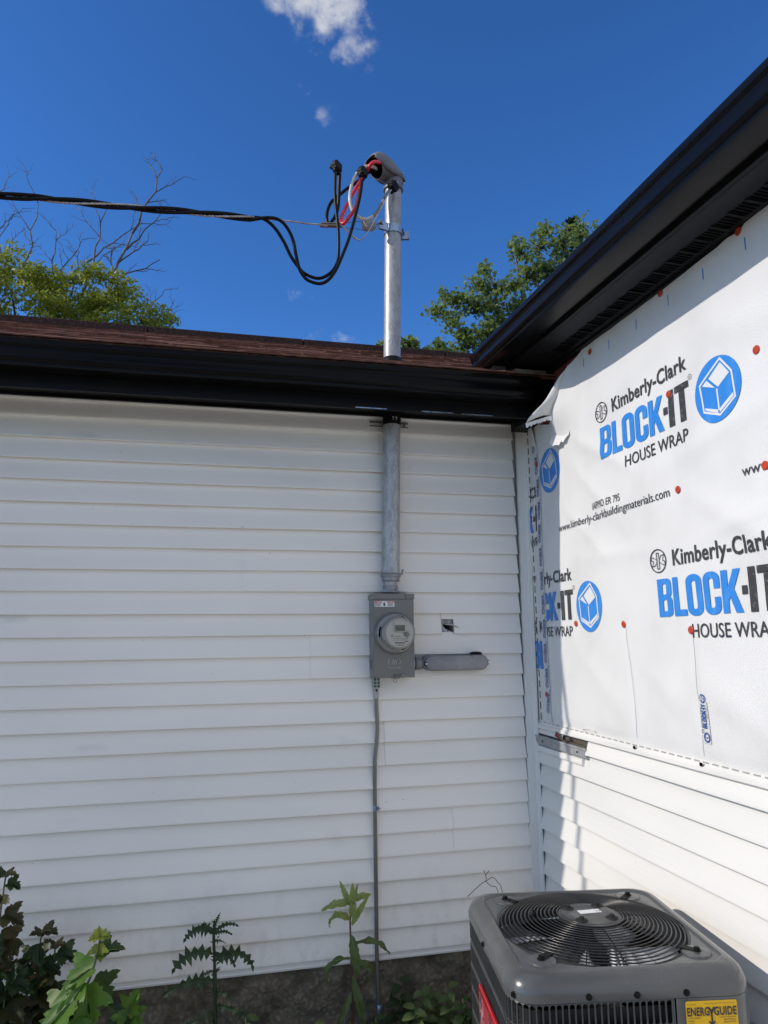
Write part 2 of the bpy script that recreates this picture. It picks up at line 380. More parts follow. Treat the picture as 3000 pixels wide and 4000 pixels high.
# eave: soffit, fascia, gutter
YF, GZ = -.45, 2.632
def sweepx(prof, x0, x1, n=1): return MB().loft([[(x0+(x1-x0)*i/n, y, z) for y, z in prof] for i in range(n+1)], closed=False)
part(H, 'soffit', MB().box((XL, -.318, 2.541), (-.004, -.003, 2.551)), m_soff)
part(H, 'frieze', MB().box((XL, -.034, 2.528), (-.06, -.020, 2.5405)), m_blackm)
fa = part(H, 'fascia', sweepx([(-.30, 2.470), (-.318, 2.462), (-.329, 2.463), (-.331, 2.475), (-.329, 2.500), (-.3295, 2.63)], XL, -.055, 1), m_blackm, 60)
mb = MB()
for x0, x1, zz in ((-.98, -.83, 2.466), (-.66, -.50, 2.466), (-.46, -.30, 2.465)):
    n = 12
    for i in range(n):
        a = x0+(x1-x0)*i/n; b = a+(x1-x0)/n*.9; h = .0016+.0016*random.random()
        mb.box((a, -.3335, zz-h), (b, -.3312, zz+h*.6))
part(H, 'bent_edge_glint', mb, m_zinc, sub=fa, kind='stuff')
gp = [(YF+a, GZ+b) for a, b in gutter_profile()]
gx = [XL, -7.4, -4.4, -1.4, -.097]
mbg = MB().loft([[(x, y+.002*noise.noise((x*2, 0, 5)), z+.0025*noise.noise((x*1.3, 3, 0))) for y, z in gp] for x in [XL+(XL*-1-.097)*i/60 for i in range(61)]], closed=False)
gut = solidify(part(H, 'gutter', mbg, m_black, 40), .0012, 1)
mb = MB(); cap = [(-.0965, y, z) for y, z in gp]; mb.add(cap, [tuple(range(len(cap)))]); mb.add([(p[0]+.004, p[1], p[2]) for p in cap], [tuple(range(len(cap)))])
part(H, 'end_cap', mb, m_black, sub=gut)
for sx_ in (-1.62, -3.9):
    part(H, 'gutter_seam', MB().loft([[(x, y-.0018, z-.0004) for y, z in gp[2:15]] for x in (sx_, sx_+.035)], closed=False), m_black, 40, sub=gut)
# roof: deck, shingle courses, ridge caps
YR, SL = 2.2, .455
zr = lambda y: 2.652+SL*(y+.43)
mb = MB(); ZR = zr(YR)
mb.loft([[(x, -.415, zr(-.415)-.004), (x, YR, ZR-.004), (x, 2*YR+.415, zr(-.415)-.004), (x, 2*YR+.415, zr(-.415)-.03), (x, YR, ZR-.05), (x, -.33, zr(-.33)-.045), (x, -.415, zr(-.415)-.016)] for x in (XL, 1.6)], closed=True, cap=True)
roof = part(H, 'roof', mb, m_shing)
mb = MB(); ca = 1/sqrt(1+SL*SL); sa = SL*ca; ex = .127; r = 0; nr = Vector((0, -sa, ca))
S = lambda s, h: Vector((0, -.43+s*ca-h*sa, zr(-.43)+s*sa+h*ca))
while r*ex < (YR+.43)/ca-.05:
    x = XL+random.random()*.3; s0 = r*ex
    while x < 1.6:
        w = random.choice((.305, .305, .15, .22)); x1 = min(x+w-.004, 1.6); h = .006+.005*random.random(); s1 = s0-.004*random.random()
        a0, a1, b1 = S(s1, .0005), S(s1, h), S(s0+ex+.03, .0045)
        mb.add([Vector((x, 0, 0))+a0, Vector((x1, 0, 0))+a0, Vector((x, 0, 0))+a1, Vector((x1, 0, 0))+a1+nr*random.uniform(-.002, .002), Vector((x, 0, 0))+b1, Vector((x1, 0, 0))+b1],
               [(0, 1, 3, 2), (2, 3, 5, 4), (1, 5, 3), (0, 2, 4)])
        x += w
    r += 1
part(H, 'shingle_courses', mb, m_shing, kind='stuff', sub=roof)
mb = MB(); x = XL; i = 0
while x < 1.5:
    x1 = min(x+1.215, 1.6); m2 = MB(); dz = random.uniform(-.003, .003)
    m2.loft([[(xx, YR-.15, ZR-.062+dz), (xx, YR-.155, ZR-.012+dz), (xx, YR-.14, ZR-.004+dz), (xx, YR, ZR+.042+dz), (xx, YR+.14, ZR-.004+dz), (xx, YR+.15, ZR-.06+dz)] for xx in (x, x1-.006)], closed=True, cap=True)
    rc = part(H, 'ridge_cap', m2, m_ridge, sub=roof)
    x += 1.22
# foundation, rough
mb = MB(); nx, nzz = 420, 46
for j in range(nzz+1):
    for i in range(nx+1):
        t = i/nx; xx = XL+(-2.7-XL)*t/.14 if t < .14 else -2.7+2.7*(t-.14)/.86; z = -.36+.345*j/nzz
        mb.v.append(Vector((xx, .006+.020*noise.noise((xx*6, z*6, 0))+.012*noise.noise((xx*19, z*19, 3))+.008*abs(noise.noise((xx*48, z*48, 5)))+.004*noise.noise((xx*95, z*95, 8)), z)))
for j in range(nzz):
    for i in range(nx):
        a = j*(nx+1)+i; mb.f.append((a, a+1, a+nx+2, a+nx+1))
part(H, 'foundation', mb, m_conc, 180)

# ================================================================== the house with the wrap
WALLCAPS = [(-1.285, 2.655), (-.765, 2.64), (-1.721, 2.25), (-1.285, 2.261), (-1.293, 1.906), (-.881, 1.447), (-.491, 1.459), (-1.293, 1.418), (-1.706, 1.893),
            (-.172, 2.275), (-.155, 1.127), (-1.70, 1.42), (-2.1, 2.25), (-2.1, 1.9), (-2.1, 1.43), (-1.70, 2.655), (-.09, 2.49)]
RIDGES = [(-.56, 2.31, -1.05, 2.03, .030, .008), (-.52, 2.20, -.95, 1.82, .035, .007), (-1.05, 1.98, -1.85, 2.10, .04, .007), (-.42, 2.02, -.80, 1.72, .03, .006),
          (-1.25, 1.95, -1.85, 1.58, .045, .008), (-.55, 1.74, -1.15, 1.72, .035, .005), (-.28, 1.95, -.33, 1.15, .045, .006), (-.885, 1.43, -.925, 1.0, .014, -.004),
          (-1.295, 1.41, -1.305, 1.0, .014, -.004), (-1.0, 1.30, -1.25, 1.12, .05, .006), (-1.35, 1.25, -1.8, 1.02, .06, .009), (-.5, 1.35, -.85, 1.1, .05, .005),
          (-.95, 2.38, -1.3, 2.5, .05, .006), (-1.45, 2.4, -1.9, 2.32, .05, .007), (-1.4, 1.72, -1.8, 1.78, .03, .005), (-.70, 2.55, -.62, 2.2, .05, .010), (-1.9, 2.2, -2.6, 1.6, .06, .01)]
def sst(a, b, t):
    t = min(1, max(0, (t-a)/(b-a))); return t*t*(3-2*t)
def wd(y, z):
    d = .006+.006*noise.noise((y*2.1, z*2.1, 0))+.0025*noise.noise((y*7, z*6, 2))
    for y0, z0, y1, z1, w, a in RIDGES:
        dy, dz = y1-y0, z1-z0; l2 = dy*dy+dz*dz; t = ((y-y0)*dy+(z-z0)*dz)/l2
        tt = min(1, max(0, t)); e = (y-y0-tt*dy)**2+(z-z0-tt*dz)**2
        if e < 9*w*w: d += .9*a*exp(-e/(w*w))*(.4+.6*sin(pi*min(1, max(0, t)))) 
    d += .050*exp(-((y+.48)/.12)**2)*sst(2.30, 2.47, z)
    for cy, cz in WALLCAPS:
        e = (y-cy)**2+(z-cz)**2
        if e < .02: d -= min(.005, d*.5)*exp(-e/.0018)
    return max(.0015, d*min(1, max(.12, (z-.985)/.05))*min(1, max(.25, (-.02-y)/.12)))
TOPE = [(.0, 2.47), (-.100, 2.478), (-.171, 2.491), (-.25, 2.462), (-.374, 2.424), (-.450, 2.444), (-.521, 2.511), (-.565, 2.603), (-.598, 2.642), (-.675, 2.668), (-.765, 2.70), (-9, 2.70)]
def top(y):
    for (a, za), (b, zb) in zip(TOPE, TOPE[1:]):
        if b <= y <= a: return za+(zb-za)*(a-y)/(a-b)
    return 2.7
Wh = thing('wrapped_house', 'house wall covered in printed white house wrap above white siding, under black gutter', 'house', (0, -3, -G))
part(Wh, 'sheathing', MB().box((.004, -6.5, -.3), (.15, .0, 2.62)), m_wood)
part(Wh, 'red_sheathing_edge', MB().box((-.002, -.72, 2.40), (.003, -.15, 2.80)), m_sheath)
m_wrap = bpy.data.materials.new('house_wrap')
def wrap_mat(m):
    m.use_nodes = True; nt = m.node_tree; N = nt.nodes; L = nt.links; b = N['Principled BSDF']
    tc = N.new('ShaderNodeTexCoord')
    n = N.new('ShaderNodeTexNoise'); n.inputs['Scale'].default_value = 3.5; n.inputs['Detail'].default_value = 5; L.new(tc.outputs['Object'], n.inputs['Vector'])
    r = N.new('ShaderNodeMapRange'); r.inputs['From Min'].default_value = .45; r.inputs['From Max'].default_value = .8; L.new(n.outputs[0], r.inputs[0])
    mx = N.new('ShaderNodeMixRGB'); mx.inputs[1].default_value = (.775, .77, .765, 1); mx.inputs[2].default_value = (.68, .675, .67, 1); L.new(r.outputs[0], mx.inputs[0])
    n2 = N.new('ShaderNodeTexNoise'); n2.inputs['Scale'].default_value = 9; n2.inputs['Detail'].default_value = 8; n2.inputs['Roughness'].default_value = .75; L.new(tc.outputs['Object'], n2.inputs['Vector'])
    r2 = N.new('ShaderNodeMapRange'); r2.inputs['From Min'].default_value = .69; r2.inputs['From Max'].default_value = .76; r2.inputs['To Max'].default_value = .55; L.new(n2.outputs[0], r2.inputs[0])
    m2 = N.new('ShaderNodeMixRGB'); m2.inputs[2].default_value = (.36, .35, .33, 1); L.new(r2.outputs[0], m2.inputs[0]); L.new(mx.outputs[0], m2.inputs[1])
    L.new(m2.outputs[0], b.inputs['Base Color']); b.inputs['Roughness'].default_value = .50; b.inputs['Specular IOR Level'].default_value = .4
    # woven relief, about 7 mm
    sep = N.new('ShaderNodeSeparateXYZ'); L.new(tc.outputs['Object'], sep.inputs[0]); acc = None
    for ax in ('Y', 'Z'):
        mu = N.new('ShaderNodeMath'); mu.operation = 'MULTIPLY'; mu.inputs[1].default_value = 2*pi/.0075; L.new(sep.outputs[ax], mu.inputs[0])
        si = N.new('ShaderNodeMath'); si.operation = 'SINE'; L.new(mu.outputs[0], si.inputs[0])
        if acc is None: acc = si
        else:
            ad = N.new('ShaderNodeMath'); ad.operation = 'MULTIPLY'; L.new(acc.outputs[0], ad.inputs[0]); L.new(si.outputs[0], ad.inputs[1]); acc = ad
    bp = N.new('ShaderNodeBump'); bp.inputs['Strength'].default_value = .35; bp.inputs['Distance'].default_value = .0010; L.new(acc.outputs[0], bp.inputs['Height'])
    L.new(bp.outputs[0], b.inputs['Normal'])
wrap_mat(m_wrap)
ys = []; y = -.012
while y > -1.0: ys.append(y); y -= .010
while y > -2.3: ys.append(y); y -= .014
while y > -6.5: ys.append(y); y -= .12
NZ = 130; mb = MB()
for y in ys:
    T = top(y)+(.006*noise.noise((y*60, 1, 1)) if y > -.46 else 0)
    for j in range(NZ+1):
        z = .985+(T-.985)*j/NZ
        mb.v.append(Vector((-wd(y, z), y, z)))
for i in range(len(ys)-1):
    for j in range(NZ):
        a = i*(NZ+1)+j; mb.f.append((a, a+1, a+NZ+2, a+NZ+1))
wrap = part(Wh, 'house_wrap', mb, m_wrap, 180)
def onwrap(y, z, off=.0015): return Vector((-wd(y, z)-off, y, z))
# loose corner of the wrap, folded back into the sun
mb = MB(); n = 10
for i in range(n+1):
    t = i/n; y = -.598+.14*t; z = 2.642-.198*t; y = -.598+(-.455+.598)*t; z = top(y) if t < 1 else 2.444
    p = onwrap(y, z, 0)
    q = p+Vector((-.075*t**1.2, .028*t, -.012*t)); q2 = p+Vector((-.11*t**1.2, .055*t, -.03*t))
    for w in (p, p.lerp(q, .55)+Vector((0, -.012*t, .004)), q, q2): mb.v.append(w)
for i in range(n):
    for k in range(3):
        a = i*4+k; mb.f.append((a, a+1, a+5, a+4))
solidify(part(Wh, 'loose_flap', mb, m_wrap, 180, sub=wrap), .0006)
mb = MB(); fr = []
for i in range(13):
    t = i/12; p = onwrap(-.455+.0*t, 2.444, 0)+Vector((-.11*t, .055*t, -.03*t)); fr.append(p)
for i in range(12):
    dz = .012+.012*random.random(); dz2 = .012+.012*random.random()
    mb.add([fr[i], fr[i+1], fr[i+1]+Vector((.004, .006, -dz2)), fr[i]+Vector((.004, .006, -dz))], [(0, 1, 2, 3)])
part(Wh, 'frayed_edge', mb, m_wrap, sub=wrap)
# torn tongue sticking out below the bulge
mb = MB(); n = 9
for i in range(n+1):
    t = i/n; y = -.405-.145*t; z = 2.372-.03*t-.02*sin(pi*t)
    p = onwrap(y, z, .0005); l = .045*(1-t)+.014*abs(sin(t*17))+.008
    mb.v += [p, p+Vector((-.006-.02*(1-t), 0, -l))]
for i in range(n): mb.f.append((2*i, 2*i+1, 2*i+3, 2*i+2))
part(Wh, 'torn_tongue', mb, m_wrap, sub=wrap)

# ---------------------------------------------------------------- flat print on the wrap: filled outlines laid on the wrinkled sheet
def font2d(body, bold=0.0):
    c = bpy.data.curves.new('t', 'FONT'); c.body = body; c.offset = bold; c.space_character = 1+bold*2.2; c.resolution_u = 3; c.fill_mode = 'FRONT'
    return curve_mesh(c)
def curve_mesh(c):
    o = bpy.data.objects.new('t', c); COL.objects.link(o)
    me = bpy.data.meshes.new_from_object(o.evaluated_get(bpy.context.evaluated_depsgraph_get()))
    v = [(p.co.x, p.co.y) for p in me.vertices]; f = [tuple(p.vertices) for p in me.polygons]
    bpy.data.meshes.remove(me); bpy.data.objects.remove(o); bpy.data.curves.remove(c)
    return v, f
def poly2d(polys):
    c = bpy.data.curves.new('t', 'CURVE'); c.dimensions = '2D'; c.fill_mode = 'BOTH'
    for p in polys:
        s = c.splines.new('POLY'); s.points.add(len(p)-1); s.use_cyclic_u = True
        for i, (x, y) in enumerate(p): s.points[i].co = (x, y, 0, 1)
    return curve_mesh(c)
def rr(x0, y0, x1, y1, r, n=5):
    o = []
    for cx, cy, a in ((x1-r, y1-r, 0), (x0+r, y1-r, 90), (x0+r, y0+r, 180), (x1-r, y0+r, 270)):
        o += [(cx+r*cos(radians(a+90*i/n)), cy+r*sin(radians(a+90*i/n))) for i in range(n+1)]
    return o
def circ(cx, cy, r, n=40, ry=None): return [(cx+r*cos(2*pi*i/n), cy+(ry or r)*sin(2*pi*i/n)) for i in range(n)]
def stroke(pts, w, closed=False):
    v = []; f = []; m = len(pts)
    for i in range(m):
        p = Vector(pts[i]); a = Vector(pts[i-1]) if (i or closed) else None; b = Vector(pts[(i+1) % m]) if (i < m-1 or closed) else None
        d1 = (p-a).normalized() if a is not None else None; d2 = (b-p).normalized() if b is not None else None
        d = ((d1 or d2)+(d2 or d1)).normalized() if (d1 or d2) and ((d1 or d2)+(d2 or d1)).length > 1e-6 else (d1 or d2)
        nn = Vector((-d.y, d.x)); k = 1/max(.5, nn.dot(Vector((-(d2 or d1).y, (d2 or d1).x))))
        v += [tuple(p+nn*w*.5*k), tuple(p-nn*w*.5*k)]
    for i in range(m if closed else m-1):
        j = (i+1) % m; f.append((2*i, 2*i+1, 2*j+1, 2*j))
    return v, f
def join(ms):
    v = []; f = []
    for a, b in ms:
        o = len(v); v += list(a); f += [tuple(i+o for i in q) for q in b]
    return v, f
def mv(m, dx=0, dy=0, sx=1, sy=1): return [(x*sx+dx, y*sy+dy) for x, y in m[0]], m[1]
def fitw(m, w, h_cap, cap):        # scale to width w, capital height cap
    x0 = min(p[0] for p in m[0]); x1 = max(p[0] for p in m[0]); s = w/(x1-x0)
    return [((x-x0)*s, y*h_cap/cap) for x, y in m[0]], m[1]
CAPH = max(p[1] for p in font2d('K')[0])
def words(body, w, cap, bold=0): return fitw(font2d(body, bold), w, cap, CAPH)
def clip_dense(m, lo, hi, maxlen):
    bm = bmesh.new(); vv = [bm.verts.new((x, y, 0)) for x, y in m[0]]
    for q in m[1]:
        try: bm.faces.new([vv[i] for i in q])
        except ValueError: pass
    if lo is not None:
        bmesh.ops.bisect_plane(bm, geom=bm.verts[:]+bm.edges[:]+bm.faces[:], plane_co=(lo, 0, 0), plane_no=(-1, 0, 0), clear_outer=True)
    if hi is not None and bm.verts:
        bmesh.ops.bisect_plane(bm, geom=bm.verts[:]+bm.edges[:]+bm.faces[:], plane_co=(hi, 0, 0), plane_no=(1, 0, 0), clear_outer=True)
    bmesh.ops.triangulate(bm, faces=bm.faces[:])
    for _ in range(4):
        e = [x for x in bm.edges if x.calc_length() > maxlen]
        if not e: break
        bmesh.ops.subdivide_edges(bm, edges=e, cuts=1, use_grid_fill=False); bmesh.ops.triangulate(bm, faces=bm.faces[:])
    bm.verts.index_update(); r = [(v.co.x, v.co.y) for v in bm.verts], [tuple(v.index for v in q.verts) for q in bm.faces]
    bm.free(); return r
def glyphs(lets):                   # heavy condensed capitals, height 1
    A = {}
    A['B'] = [[(0,0),(0,1),(.30,1),(.37,.98),(.41,.93),(.425,.85),(.425,.62),(.41,.56),(.375,.515),(.415,.48),(.435,.42),(.435,.15),(.42,.07),(.38,.02),(.31,0)], rr(.155,.58,.27,.86,.04,3), rr(.155,.14,.275,.44,.04,3)]
    A['L'] = [[(0,0),(0,1),(.155,1),(.155,.16),(.36,.16),(.36,0)]]
    A['O'] = [rr(0,-.015,.43,1.015,.19,6), rr(.155,.15,.275,.85,.058,4)]
    o = rr(0,-.015,.43,1.015,.19,6)
    out = [(.43,.62)]+o[0:21]+[(0,.5)]; 
    C = [(.43,.60)]+[(.24+.19*cos(radians(a)), .825+.19*sin(radians(a))) for a in range(0,91,15)]+[(.19+.19*cos(radians(a)), .825+.19*sin(radians(a))) for a in range(90,181,15)]
    C += [(.19+.19*cos(radians(a)), .175+.19*sin(radians(a))) for a in range(180,271,15)]+[(.24+.19*cos(radians(a)), .175+.19*sin(radians(a))) for a in range(270,361,15)]+[(.43,.40),(.275,.40)]
    C += [(.215+.06*cos(radians(a)), .205+.06*sin(radians(a))) for a in range(0,-181,-30)]+[(.215+.06*cos(radians(a)), .795+.06*sin(radians(a))) for a in range(180,-1,-30)]+[(.275,.60)]
    A['C'] = [C]
    A['K'] = [[(0,0),(0,1),(.155,1),(.155,.60),(.30,1),(.465,1),(.295,.55),(.475,0),(.305,0),(.195,.36),(.155,.27),(.155,0)]]
    A['-'] = [[(.0,.40),(.0,.60),(.125,.60),(.125,.40)]]
    A['I'] = [[(0,0),(0,1),(.16,1),(.16,0)]]
    A['T'] = [[(0,.83),(0,1),(.42,1),(.42,.83),(.29,.83),(.29,0),(.13,0),(.13,.83)]]
    W = {'B': .475, 'L': .385, 'O': .475, 'C': .47, 'K': .475, '-': .16, 'I': .205, 'T': .42}
    x = 0; r = []
    for ch in lets:
        r.append((ch, mv(poly2d(A[ch]), x))); x += W[ch]
    return r, x
gl, gw = glyphs('BLOCK-IT')
def emblem():
    ms = [stroke(circ(0, 0, .95, 36), .10, True), stroke([(-.13,-.66),(-.13,.66),(.13,.66),(.13,-.66)], .07, True)]
    R = [(.17,.10),(.38,.42),(.80,.46),(.60,.20),(.56,-.02),(.76,-.06),(.84,-.42),(.52,-.34),(.18,-.10)]
    ms += [stroke(R, .065), stroke([(-x, -y) if 0 else (-x, -y*.9) for x, y in R], .065)]
    return join(ms)
def house_logo():
    q = lambda l: [((x-632)/132, (635-y)/250) for x, y in l]
    disc = poly2d([circ(0, 0, 1, 56)])
    wh = [stroke(q([(662,415),(718,550),(728,750),(643,838),(548,765),(535,548)]), .065, True), poly2d([q([(662,445),(706,555),(640,622),(590,527)])]),
          poly2d([q([(549,560),(578,532),(622,618)])]), stroke(q([(632,630),(637,800)]), .06), poly2d([q([(556,737),(631,792),(632,820),(558,757)])]), poly2d([q([(641,790),(718,714),(720,742),(641,820)])])]
    return disc, join(wh)
disc2, housew2 = house_logo(); emb2 = emblem()
BS = .59/gw
def block_items(full=True, url=True):
    """print of one repeat in wall millimetres from its BLOCK baseline-left corner: (mesh, ink, lift)"""
    it = [(mv(emb2, .018, .203, .048, .044), 'ink', 1), (mv(words('Kimberly-Clark', .485, .054, .020), .103, .179), 'ink', 1)]
    it.append((mv(join([m for c, m in gl[:5]]), 0, 0, BS, .136), 'blue', 1)); it.append((mv(join([m for c, m in gl[5:]]), 0, 0, BS, .136), 'ink', 1))
    it.append((mv(words('HOUSE WRAP', .392, .045, .006), .176, -.074), 'ink', 1))
    it.append((mv(join([stroke(circ(0, 0, 1, 16), .2, True), mv(font2d('R'), -.38, -.45, 1.2, 1.2)]), .602, .143, .009, .009), 'ink', 1))
    it.append((mv(disc2, .730, .052, .110, .110), 'blue', 1)); it.append((mv(housew2, .730, .052, .110, .110), 'white', 2))
    if url:
        it.append((mv(words('IAPMO ER 795', .218, .030), -.108, -.197), 'ink', 1)); it.append((mv(words('www.kimberly-clarkbuildingmaterials.com', .866, .034), -.430, -.245), 'ink', 1))
    return it
m_ink2 = M('wrap_ink', (.045, .045, .05), .5, var=[((.16, .16, .17), 70, .56, .74, I3, 4)])
m_blue = M('wrap_blue', (.030, .235, .70), .45, var=[((.06, .30, .74), 50, .5, .75, (1, 1, .3), 4)])
m_wprt = M('wrap_white_print', (.74, .745, .75), .5)
INK = {'ink': m_ink2, 'blue': m_blue, 'white': m_wprt}
def lay(items, y0, z0, lo=None, hi=None, name='printed_lettering'):
    """right on the wall is -y; lo/hi clip in wall metres along -y"""
    for m, key, lift in items:
        m = [(x-y0, y) for x, y in m[0]], m[1]
        m = clip_dense(m, lo, hi, .013)
        if not m[1]: continue
        part(Wh, name, MB().add([onwrap(-x, z0+y, .0020+.0008*lift) for x, y in m[0]], m[1]), INK[key], 180, sub=wrap)
BI = block_items(); BJ = block_items(url=False)
lay(BI, -.810, 2.137)
lay(BI, -.810-1.233, 2.125)
lay(BJ, -.810-.315, 1.467)
lay(BJ, -.810+.918, 1.478, lo=.192)
lay([i for i in BJ if i[1] != 'ink'], -.810+1.228, 2.157, lo=.192)
lay(BI, -.810+1.150, 1.931, lo=.050, hi=.162)
lay(BJ, -.810+.800, 1.247, lo=.046, hi=.165)
# blue registration dashes and pencil lines
for y, z0, z1 in [(-1.722, 2.58, 2.622), (-1.523, 2.584, 2.626), (-1.325, 2.586, 2.629), (-1.118, 2.588, 2.631), (-.917, 2.589, 2.631), (-.711, 2.591, 2.631), (-1.92, 2.58, 2.62)]:
    mb = MB(); pts = [(y, z0+(z1-z0)*i/3) for i in range(4)]
    for (a, b), (c, d) in zip(pts, pts[1:]): mb.add([onwrap(a-.0022, b), onwrap(a+.0022, b), onwrap(c+.0022, d), onwrap(c-.0022, d)], [(0, 1, 2, 3)])
    part(Wh, 'blue_dash', mb, m_blue, sub=wrap)
m_pen = M('pencil_grey', (.36, .36, .40), .6)
for pts in ([(-.893, 1.44), (-.898, 1.38), (-.912, 1.287), (-.920, 1.143), (-.916, .992)], [(-1.299, 1.40), (-1.304, 1.30), (-1.302, 1.216), (-1.312, 1.151), (-1.308, 1.08), (-1.304, .995)]):
    mb = MB(); q = []
    for (a, b), (c, d) in zip(pts, pts[1:]): q += [(a+(c-a)*i/6, b+(d-b)*i/6) for i in range(6)]
    for (a, b), (c, d) in zip(q, q[1:]): mb.add([onwrap(a-.0009, b), onwrap(a+.0009, b), onwrap(c+.0009, d), onwrap(c-.0009, d)], [(0, 1, 2, 3)])
    part(Wh, 'pencil_line', mb, m_pen, sub=wrap)
# seam tape down the corner with its small repeated print, and a short patch of it
m_tape = M('clear_tape', (.66, .67, .675), .22, coat=.4)
m_tblue = M('tape_blue', (.02, .07, .30), .4)
tpath = [(-.135, 2.487), (-.150, 2.38), (-.172, 2.27), (-.174, 2.079), (-.173, 1.83), (-.169, 1.575), (-.170, 1.264), (-.176, .995)]
def tp(t):
    t = t*(len(tpath)-1); i = min(int(t), len(tpath)-2); f = t-i
    return tpath[i][0]+(tpath[i+1][0]-tpath[i][0])*f, tpath[i][1]+(tpath[i+1][1]-tpath[i][1])*f
mb = MB(); n = 80
for i in range(n+1):
    y, z = tp(i/n); lift = .003+(.012*(1-i/n*6) if i/n < .16 else 0)
    mb.v += [onwrap(y+.026, z, lift), onwrap(y, z, lift), onwrap(y-.026, z, lift)]
for i in range(n):
    for k in (0, 1): a = i*3+k; mb.f.append((a, a+1, a+4, a+3))
tape = part(Wh, 'seam_tape', mb, m_tape, 180, sub=wrap)
def tape_print(yc, ztop, L_, flip=1, off=.005):
    """small lettering running down (or up) the tape"""
    S_ = L_/.80; mb1 = MB(); mb2 = MB()
    def put(x, y):  # x along the text, y up from its baseline
        return onwrap(yc+(.010-y)*flip if flip > 0 else yc-(.010-y), ztop-x if flip > 0 else ztop+x, off)
    b = mv(join([m for c, m in gl]), 0, 0, .062/gw*S_*1.0, .021)
    mb1.add([put(x, y) for x, y in b[0]], b[1])
    k = mv(words('Kimberly-Clark', .052*S_, .007, .02), .002, .0235); mb2.add([put(x, y) for x, y in k[0]], k[1])
    w = mv(words('SEAM TAPE', .028*S_, .004), .032, -.007); mb2.add([put(x, y) for x, y in w[0]], w[1])
    e = stroke(circ(-.008*S_, .026, .0055, 12), .0016, True); mb2.add([put(x, y) for x, y in e[0]], e[1])
    h = join([stroke(circ(.076*S_, .010, .0125, 20), .004, True), stroke([(.076*S_-.008, .012), (.076*S_, .007), (.076*S_+.008, .013)], .002), stroke([(.076*S_, .007), (.076*S_, .0)], .002)])
    mb1.add([put(x, y) for x, y in h[0]], h[1])
    return mb1, mb2
A1, A2 = MB(), MB(); z = 2.43
while z > 1.08:
    t = min(range(81), key=lambda i: abs(tp(i/80)[1]-z)); yy = tp(t/80)[0]
    a, b = tape_print(yy, z, .80, 1, .0045); A1.add(a.v, a.f); A2.add(b.v, b.f); z -= .118
part(Wh, 'tape_lettering', A1, m_tblue, sub=wrap); part(Wh, 'tape_small_print', A2, m_ink2, sub=wrap)
mb = MB(); n = 8
for i in range(n+1):
    z = 1.052+.135*i/n; mb.v += [onwrap(-1.312+.004*i/n, z, .003), onwrap(-1.356+.004*i/n, z, .003)]
for i in range(n): mb.f.append((2*i, 2*i+1, 2*i+3, 2*i+2))
part(Wh, 'seam_tape', mb, m_tape, 180, sub=wrap)
a, b = tape_print(-1.333, 1.100, 1.0, -1, .0045)
a2 = MB(); h = join([stroke(circ(0, 0, .0135, 20), .005, True), stroke([(-.008, .002), (0, -.003), (.008, .003)], .002)])
a2.add([onwrap(-1.338-x, 1.072+y, .0045) for x, y in h[0]], h[1]); a.add(a2.v, a2.f)
part(Wh, 'tape_lettering', a, m_tblue, sub=wrap); part(Wh, 'tape_small_print', b, m_ink2, sub=wrap)
# orange cap nails
m_cap = M('orange_plastic', (.55, .062, .022), .4, var=[((.40, .05, .02), 60, .4, .7, I3, 2)])
for i, (y, z) in enumerate(WALLCAPS):
    mb = MB(); p = onwrap(y, z, .0022)
    mb.lathe([(.0135, 0), (.0138, .0015), (.0120, .0032), (.0050, .0036), (.0046, .0026), (.0015, .0024)], p, (-1, 0, .06*random.uniform(-1, 1)), 20)
    cn = part(Wh, 'cap_nail', mb, m_cap, 40, sub=wrap)
# siding below the wrap, its trim, and the torn-open spot at the corner
YR0, YR1 = -.040, -6.5
for k in range(0, 10):
    zb = .8976-LIP*k; zt = zb+LIP if k else .958
    if k == 0:
        part(Wh, 'siding_plank', plank(-.532, YR1, zb, zt, putR, 40, .2), m_sidr, 50)
        mb = MB().loft([[(-.004, y, .965), (-.009, y, .950), (-.013, y, .937), (-.011, y, .934), (-.004, y, .934)] for y in (-.034, -.308)], closed=False)
        part(Wh, 'siding_plank', mb, m_sidr, 40, label='cut strip of siding above the exposed metal channel')
        continue
    z1 = zt if k > 1 else .884
    part(Wh, 'siding_plank', plank(YR0, YR1, zb, z1, putR, 40+k, .2), m_sidr, 50)
mb = MB().loft([[(-.004, y, .848), (-.020, y, .850), (-.022, y, .856), (-.020, y, .876), (-.004, y, .880)] for y in (-.034, -.50)], closed=True, cap=True)
part(Wh, 'siding_lip', mb, m_trim)
for nm, pr in (('j_channel', [(.002, .958), (.016, .9595), (.0185, .963), (.017, .976), (.009, .980), (.007, .984)]), ('channel_flange', [(.007, .984), (.006, .997), (.003, .998)])):
    part(Wh, nm, MB().loft([[(-d, y, z+.0015*noise.noise((y*2, 0, 0))) for d, z in pr] for y in [-.03-.25*i for i in range(26)]], closed=False), m_trim, 40)
mb = MB(); y = -.06
while y > -3: mb.box((-.0085, y-.028, .9885), (-.0055, y, .9925)); y -= .046
part(Wh, 'flange_slots', mb, M('slot_shadow', (.36, .35, .34), .8), kind='stuff')
mb = MB().loft([[(-.004, y, .884), (-.019, y, .884), (-.020, y, .888), (-.020, y, .916), (-.024, y, .919), (-.022, y, .926), (-.004, y, .926)] for y in (-.036, -.538)], closed=True, cap=True)
mc = part(Wh, 'metal_channel', mb, m_galv, label='bare metal channel exposed where siding is missing')
mb = MB()
for y in (-.11, -.46): mb.lathe([(.0045, 0), (.0045, .003), (.002, .004)], (-.020, y, .902), (-1, 0, 0), 10)
part(Wh, 'screw', mb, m_rub, sub=mc)
